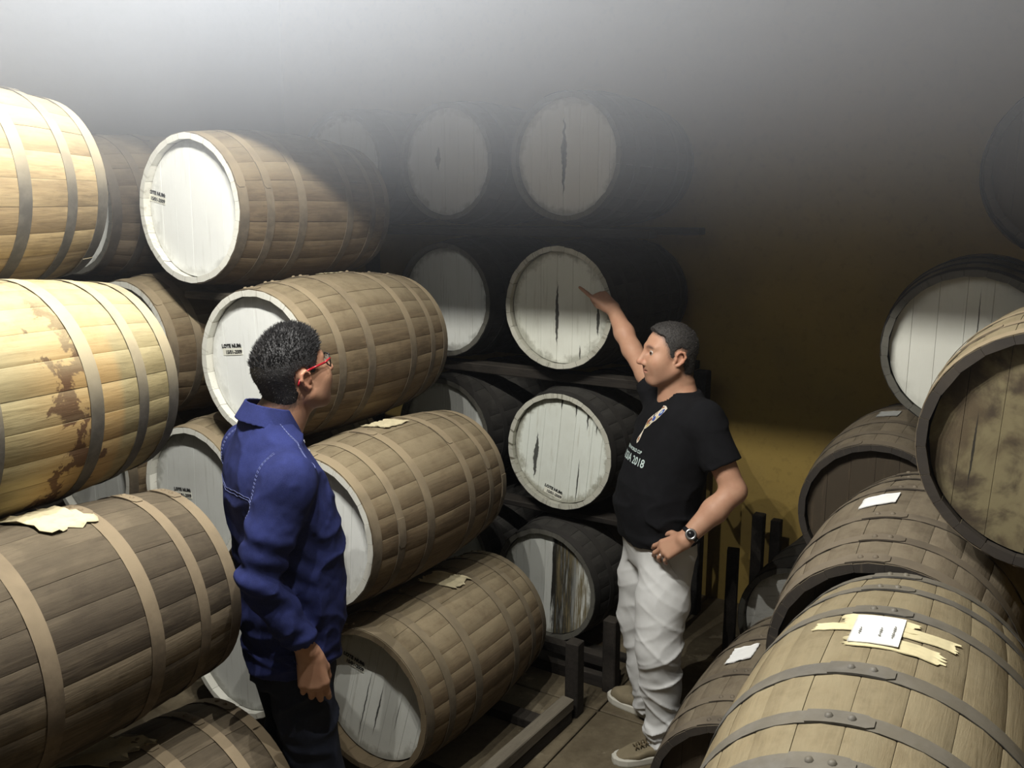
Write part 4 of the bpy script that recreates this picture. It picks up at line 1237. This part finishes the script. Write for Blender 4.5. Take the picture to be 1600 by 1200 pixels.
# watch on the right wrist under the cuff edge, jeans, shoes
M_STEEL = plain('steel', (0.5, 0.5, 0.5), 0.3, 0.9)
M_JEANS = cloth('dark_jeans', (0.016, 0.019, 0.032), 700, 0.2, 0.9, fade=(0.03, 0.035, 0.055))
S = Sdf()
S.loft([(.78, 0, -.03, .155, .112), (.88, 0, -.03, .165, .112), (.98, 0, -.025, .165, .112)], 0)
S.chain([(.088, -.025, .83), (.108, .0, .48), (.12, -.03, .05)], [.094, .078, .066], .02)
S.chain([(-.088, -.025, .83), (-.108, .0, .48), (-.12, -.03, .05)], [.094, .078, .066], .02)
S.cut((0, 0, .065), (0, 0, -1))
me, V = build('jeans', S, .007, lambda P: folds(P, .010, (7, 7, 12), 5))
obj('jeans', me, M_JEANS, nm)
M_LEATHER = plain('brown_leather', (0.05, 0.03, 0.02), 0.4)
shoe('shoe', nm, W, (.12, -.11, .033), (.15, .18, .033), M_LEATHER, M_BLKP, M_BLKP)
shoe('shoe', nm, W, (-.12, -.11, .033), (-.15, .18, .033), M_LEATHER, M_BLKP, M_BLKP)

# ---------------- the man in the black T-shirt, pointing
FMH = -104.0
FP0 = (0.55, 3.25)
W = person_frame(FP0, FMH)
fm = empty('person', (FP0[0], FP0[1], 0), (0, 0, -RAD(FMH)))
tag(fm, 'man in black T-shirt and white trousers pointing at a barrel, hand on hip', 'person')
H = Frame(W(.585, 3.25, 1.558), -99.0 - FMH, 1.0, 0.0, 0.99)
TOR = [(.80, 0, -.025, .178, .128), (.88, 0, -.012, .185, .142), (.97, 0, -.006, .186, .150), (1.07, 0, -.018, .182, .143), (1.17, 0, -.042, .186, .133), (1.26, 0, -.062, .196, .124), (1.335, 0, -.078, .190, .105), (1.39, 0, -.088, .145, .080), (1.425, 0, -.088, .090, .062), (1.45, 0, -.085, .062, .056)]
shL, elL, wrL = W(.690, 3.105, 1.345), W(.790, 3.02, 1.105), W(.612, 2.985, .935)
shR, elR, wrR, tipR = W(.590, 3.395, 1.36), W(.492, 3.60, 1.525), W(.428, 3.75, 1.678), W(.299, 3.85, 1.790)
kL = W(.552, 3.095, .46); aL = W(.590, 3.12, .09); kR = W(.520, 3.385, .46); aR = W(.575, 3.375, .09)
S = Sdf()
S.loft([(z, x, y, rx - .020, ry - .020) for z, x, y, rx, ry in TOR], .02)
S.chain([(-.09, -.02, .86), kL, aL], [.08, .050, .040], .02); S.chain([(.09, -.02, .86), kR, aR], [.08, .050, .040], .02)
S.cone(H(0, -.028, -.050), (0, -.088, 1.385), .054, .064, .03)
S.cone(H(0, -.005, -.075), (0, -.050, 1.385), .042, .05, .03)
S.chain([shL, (shL * .55 + elL * .45), elL, elL * .6 + wrL * .4, wrL], [.052, .050, .042, .044, .029], .02)
S.chain([shR, (shR * .5 + elR * .5), elR, elR * .6 + wrR * .4, wrR], [.048, .044, .039, .040, .028], .02)
tips, PL = hand_sdf(S, wrL, W(.520, 3.035, .862) - wrL, np.array(W(.60, 2.6, 1.25)) - np.array(W(.60, 3.0, .9)), 1, [(.28, .45, .35), (.32, .5, .35), (.38, .55, .35), (.45, .55, .3)], .14, .98, (0.75, 0.35))
tipsR, PR = hand_sdf(S, wrR, tipR - wrR, W(.40, 3.60, 2.0) - W(.40, 3.85, 1.75), -1, [(.02, .04, .04), (1.15, 1.35, .7), (1.25, 1.4, .7), (1.3, 1.4, .7)], .02, .98, (0.15, -0.25))
head_sdf(S, H, jaw=1.1, nose=0.8)
me, V = build('body', S, .0038)
line = [(.075, .100), (.066, .082), (.046, .072), (.040, .048), (.030, .026), (.024, -.006), (.012, -.010), (.008, .018), (-.014, .030), (-.034, .022), (-.038, -.010), (-.034, -.034), (-.040, -.070), (-.16, -.080), (-.16, .20), (.075, .20)]
paint(me, V, head_tint(V, H, SKIN2, 0.40, line, (0.05, 0.045, 0.04)))
obj('body', me, M_SKIN, fm)
add_eyes(fm, H, -0.5)
me, V, F = hair_mesh('hair', H, [(a - .004 if a > -.1 else a, b + .004) for a, b in line], .0012, .0030, .0012, 170, .0015, 6)
obj('hair', me, M_HAIR_G, fm)
sp = add_spikes(V, F, H, 1600, .007, lambda L: (L[:, 2] > -.06), 5, (0, .0, .2))
hm = bmesh.new(); hm.from_mesh(me)
vv = [hm.verts.new(v) for v in sp[0]]
for f in sp[1]: hm.faces.new([vv[i] for i in f])
hm.to_mesh(me); hm.free()
# T-shirt
M_TEE = cloth('black_jersey', (0.0055, 0.0055, 0.0066), 900, 0.25, 0.95, fade=(0.010, 0.010, 0.012))
S = Sdf()
S.loft(TOR[:-1] + [(1.43, 0, -.088, .088, .066)], .02, grow=.004)
dL = (elL - shL) / np.linalg.norm(elL - shL); dR = (elR - shR) / np.linalg.norm(elR - shR)
eLc = shL + (elL - shL) * .64; eRc = shR + (elR - shR) * .34
S.chain([shL + [.03, 0, .0], shL, eLc + dL * .05], [.074, .071, .070], .03, 'u', (eLc, dL))
S.chain([shR - [.03, 0, .0], shR, eRc + dR * .05], [.072, .068, .070], .03, 'u', (eRc, dR))
S.cone(eLc - dL * .03, eLc + dL * .06, .058, .064, 0, 's')
S.cone(eRc - dR * .03, eRc + dR * .06, .056, .062, 0, 's')
S.cut((0, 0, .862), (0, -.14, -1))
S.cone(H(0, -.03, -.05), (0, -.078, 1.30), .062, .066, .004, 's')
def tee_disp(P):
    d = folds(P, .009, (6, 6, 9), 12) * .7
    m = np.exp(-((P[:, 2] - .92) / .10) ** 2)
    d += m * folds(P, .010, (5, 5, 20), 14)
    return d + .0008 * vnoise(P * 60, 4)
me, V = build('t_shirt', S, .005, tee_disp)
tee = obj('t_shirt', me, M_TEE, fm)
bvh = BVHTree.FromPolygons([v.co for v in me.vertices], [p.vertices[:] for p in me.polygons])
# print on the chest: emblem and lettering, laid on the cloth
def chest(u, z, lift=.0022):
    hit = bvh.ray_cast(Vector((u, .6, z)), Vector((0, -1, 0)))
    return hit[0] + hit[1] * lift if hit[0] is not None else Vector((u, .05, z))
def px2uv(x, y, cx=270, cy=420):
    return (-(x - cx) / 9.23 / 440 * 1.05, 1.300 - (y - cy) / 9.23 / 440)
U0 = -0.035
def decal(name, pts, mat, lift, parent):
    uv = [px2uv(*p) for p in pts]
    bm = bmesh.new(); vs = [bm.verts.new((u, 0, v)) for u, v in uv]; bm.faces.new(vs)
    bmesh.ops.triangulate(bm, faces=bm.faces)
    bmesh.ops.subdivide_edges(bm, edges=bm.edges, cuts=2, use_grid_fill=True)
    for v in bm.verts: v.co = chest(v.co.x + U0, v.co.z, lift)
    m = bpy.data.meshes.new(name); bm.to_mesh(m); bm.free()
    return obj(name, m, mat, parent)
def oval(cx, cy, a, b, rot, n=14):
    return [(cx + a * math.cos(t) * math.cos(rot) - b * math.sin(t) * math.sin(rot), cy + a * math.cos(t) * math.sin(rot) + b * math.sin(t) * math.cos(rot)) for t in [2 * math.pi * i / n for i in range(n)]]
K_WHITE = plain('print_white', (0.62, 0.56, 0.46), 0.8); K_BLUE = plain('print_blue', (0.03, 0.07, 0.30), 0.8); K_RED = plain('print_rust', (0.26, 0.10, 0.05), 0.8)
K_GOLD = plain('print_gold', (0.55, 0.44, 0.14), 0.8); K_DARK = plain('print_dark', (0.02, 0.02, 0.04), 0.8); K_TEXT = plain('print_pale_green', (0.50, 0.60, 0.58), 0.8)
emb = decal('emblem', [(340, 110), (400, 105), (460, 130), (455, 180), (410, 260), (350, 330), (290, 375), (250, 400), (240, 440), (180, 495), (158, 492), (155, 555), (155, 640), (145, 700), (120, 730), (90, 690), (95, 640), (125, 570), (142, 520), (150, 420), (160, 360), (240, 270), (320, 200), (350, 160)], K_WHITE, .0020, tee)
for pts, mt in ((oval(408, 200, 30, 58, .45), K_BLUE), (oval(404, 195, 12, 26, .45), K_TEXT), (oval(303, 312, 28, 42, .5), K_BLUE), (oval(275, 270, 12, 30, .4), K_DARK), ([(165, 375), (235, 305), (272, 330), (225, 370), (180, 440), (163, 440)], K_RED), ([(168, 486), (200, 415), (240, 412), (232, 440)], K_GOLD), ([(350, 125), (400, 118), (385, 140), (358, 150)], K_RED), ([(300, 230), (330, 205), (320, 245)], K_RED), (oval(123, 660, 14, 36, .1), K_RED), (oval(232, 400, 9, 22, .5), K_DARK), (oval(365, 280, 10, 28, .6), K_GOLD)):
    decal('emblem_patch', pts, mt, .0030, emb)
def chest_text(s, size, u, z, mat, bold=0.0):
    m = text_mesh(s, size, bold, 0.0, 'CENTER')
    bm = bmesh.new(); bm.from_mesh(m)
    bmesh.ops.subdivide_edges(bm, edges=[e for e in bm.edges if e.calc_length() > .006], cuts=2)
    for v in bm.verts: v.co = chest(-v.co.x + u, v.co.z + z, .0022)
    bm.to_mesh(m); bm.free()
    return obj('lettering', m, mat, tee)
chest_text('RUSSIA 2018', .042, 0.026, 1.165, K_TEXT, .0006)
chest_text('FIFA WORLD CUP', .016, 0.012, 1.200, K_TEXT, .0004)
# trousers
M_CHINO = cloth('white_cotton', (0.60, 0.60, 0.59), 800, 0.06, 0.85, fade=(0.66, 0.66, 0.65))
S = Sdf()
S.loft([(.74, 0, -.025, .150, .112), (.82, 0, -.022, .172, .126), (.93, 0, -.012, .172, .134)], 0)
S.chain([(-.088, -.02, .82), kL * .45 + np.array((-.09, -.01, .8)) * .55, kL, (kL + aL) / 2 + [0, -.005, 0], aL - [0, 0, .045]], [.098, .100, .088, .076, .068], .02)
S.chain([(.088, -.02, .82), kR * .45 + np.array((.09, -.01, .8)) * .55, kR, (kR + aR) / 2, aR - [0, 0, .045]], [.098, .098, .085, .074, .066], .02)
S.cut((0, 0, .040), (0, 0, -1))
def pant_disp(P):
    q = P.copy(); z = q[:, 2]
    w = vnoise(P * 6, 31)
    q[:, 2] += .45 * q[:, 1] + .20 * q[:, 0] + .03 * w
    a = .0045 + .0105 * np.clip((.60 - z) / .5, 0, 1)
    r1 = 1 - np.abs(vnoise(q * np.array((3.5, 3.5, 11)), 21)); r2 = 1 - np.abs(vnoise(q * np.array((7, 7, 20)), 22))
    q2 = P.copy(); q2[:, 2] -= .6 * P[:, 1] + .3 * P[:, 0]
    r3 = 1 - np.abs(vnoise(q2 * np.array((5, 5, 15)), 24))
    d = (.45 - r1 ** 4) * a + (.4 - r2 ** 4) * a * .5 + (.4 - r3 ** 4) * a * .7
    m = np.exp(-((z - .11) / .06) ** 2)
    return d + m * .003 * np.sin(z * 150 + 9 * vnoise(P * 8, 3))
me, V = build('trousers', S, .005, pant_disp)
tr = obj('trousers', me, M_CHINO, fm)
bvt = BVHTree.FromPolygons([v.co for v in me.vertices], [p.vertices[:] for p in me.polygons])
def ontr(p, lift=.001):
    l, n, i, d = bvt.find_nearest(Vector(p)); return l + n * lift
pk = [ontr((-.150, .10, z + .02)) if i == 0 else ontr((-.165 - .004 * i, .075 - .010 * i, z)) for i, z in enumerate(np.linspace(.90, .76, 10))]
obj('pocket_edge', path_mesh('pocket_edge', pk, .0022, 5), M_CHINO, tr)
# watch and ring
wl = wrL + (elL - wrL) * .12; wdir = (elL - wrL)
obw = obj('wristwatch', torus_mesh('wristwatch', tuple(wl), tuple(wdir), .033, .0035, 28, 8, 1.0, 2.4), M_BLKP, fm)
out = np.array(W(.6, 2.6, 1.15)) - np.array(W(.6, 3.0, .935)); out = out - wdir * (out @ wdir) / (wdir @ wdir); out /= np.linalg.norm(out)
fc = wl + out * .036
obj('watch_case', torus_mesh('watch_case', tuple(fc), tuple(out), .016, .0045, 24, 8), M_STEEL, obw)
obj('watch_dial', tube_mesh('watch_dial', tuple(fc - out * .003), tuple(fc + out * .002), .016, 20), M_BLKP, obw)
ringp = PL(-.010 , .110, -.010)
obj('ring', torus_mesh('ring', tuple(ringp), tuple(PL(-.01, .12, -.014) - PL(-.01, .10, -.006)), .0098, .0016, 20, 6), M_STEEL, fm)
# shoes
M_CANVAS = cloth('taupe_canvas', (0.20, 0.165, 0.105), 900, 0.15, 0.9, fade=(0.26, 0.22, 0.15))
M_SOLE = plain('off_white_rubber', (0.55, 0.53, 0.46), 0.6); M_LACE = plain('brown_lace', (0.12, 0.09, 0.05), 0.8)
hL, tL, hR, tR = W(.655, 3.115, 0), W(.385, 3.070, 0), W(.625, 3.345, 0), W(.425, 3.545, 0)
shoe('shoe', fm, W, hL, tL, M_CANVAS, M_SOLE, M_LACE)
shoe('shoe', fm, W, hR, tR, M_CANVAS, M_SOLE, M_LACE)
M_SOCK = cloth('white_sock', (0.7, 0.7, 0.68), 900, 0.05)
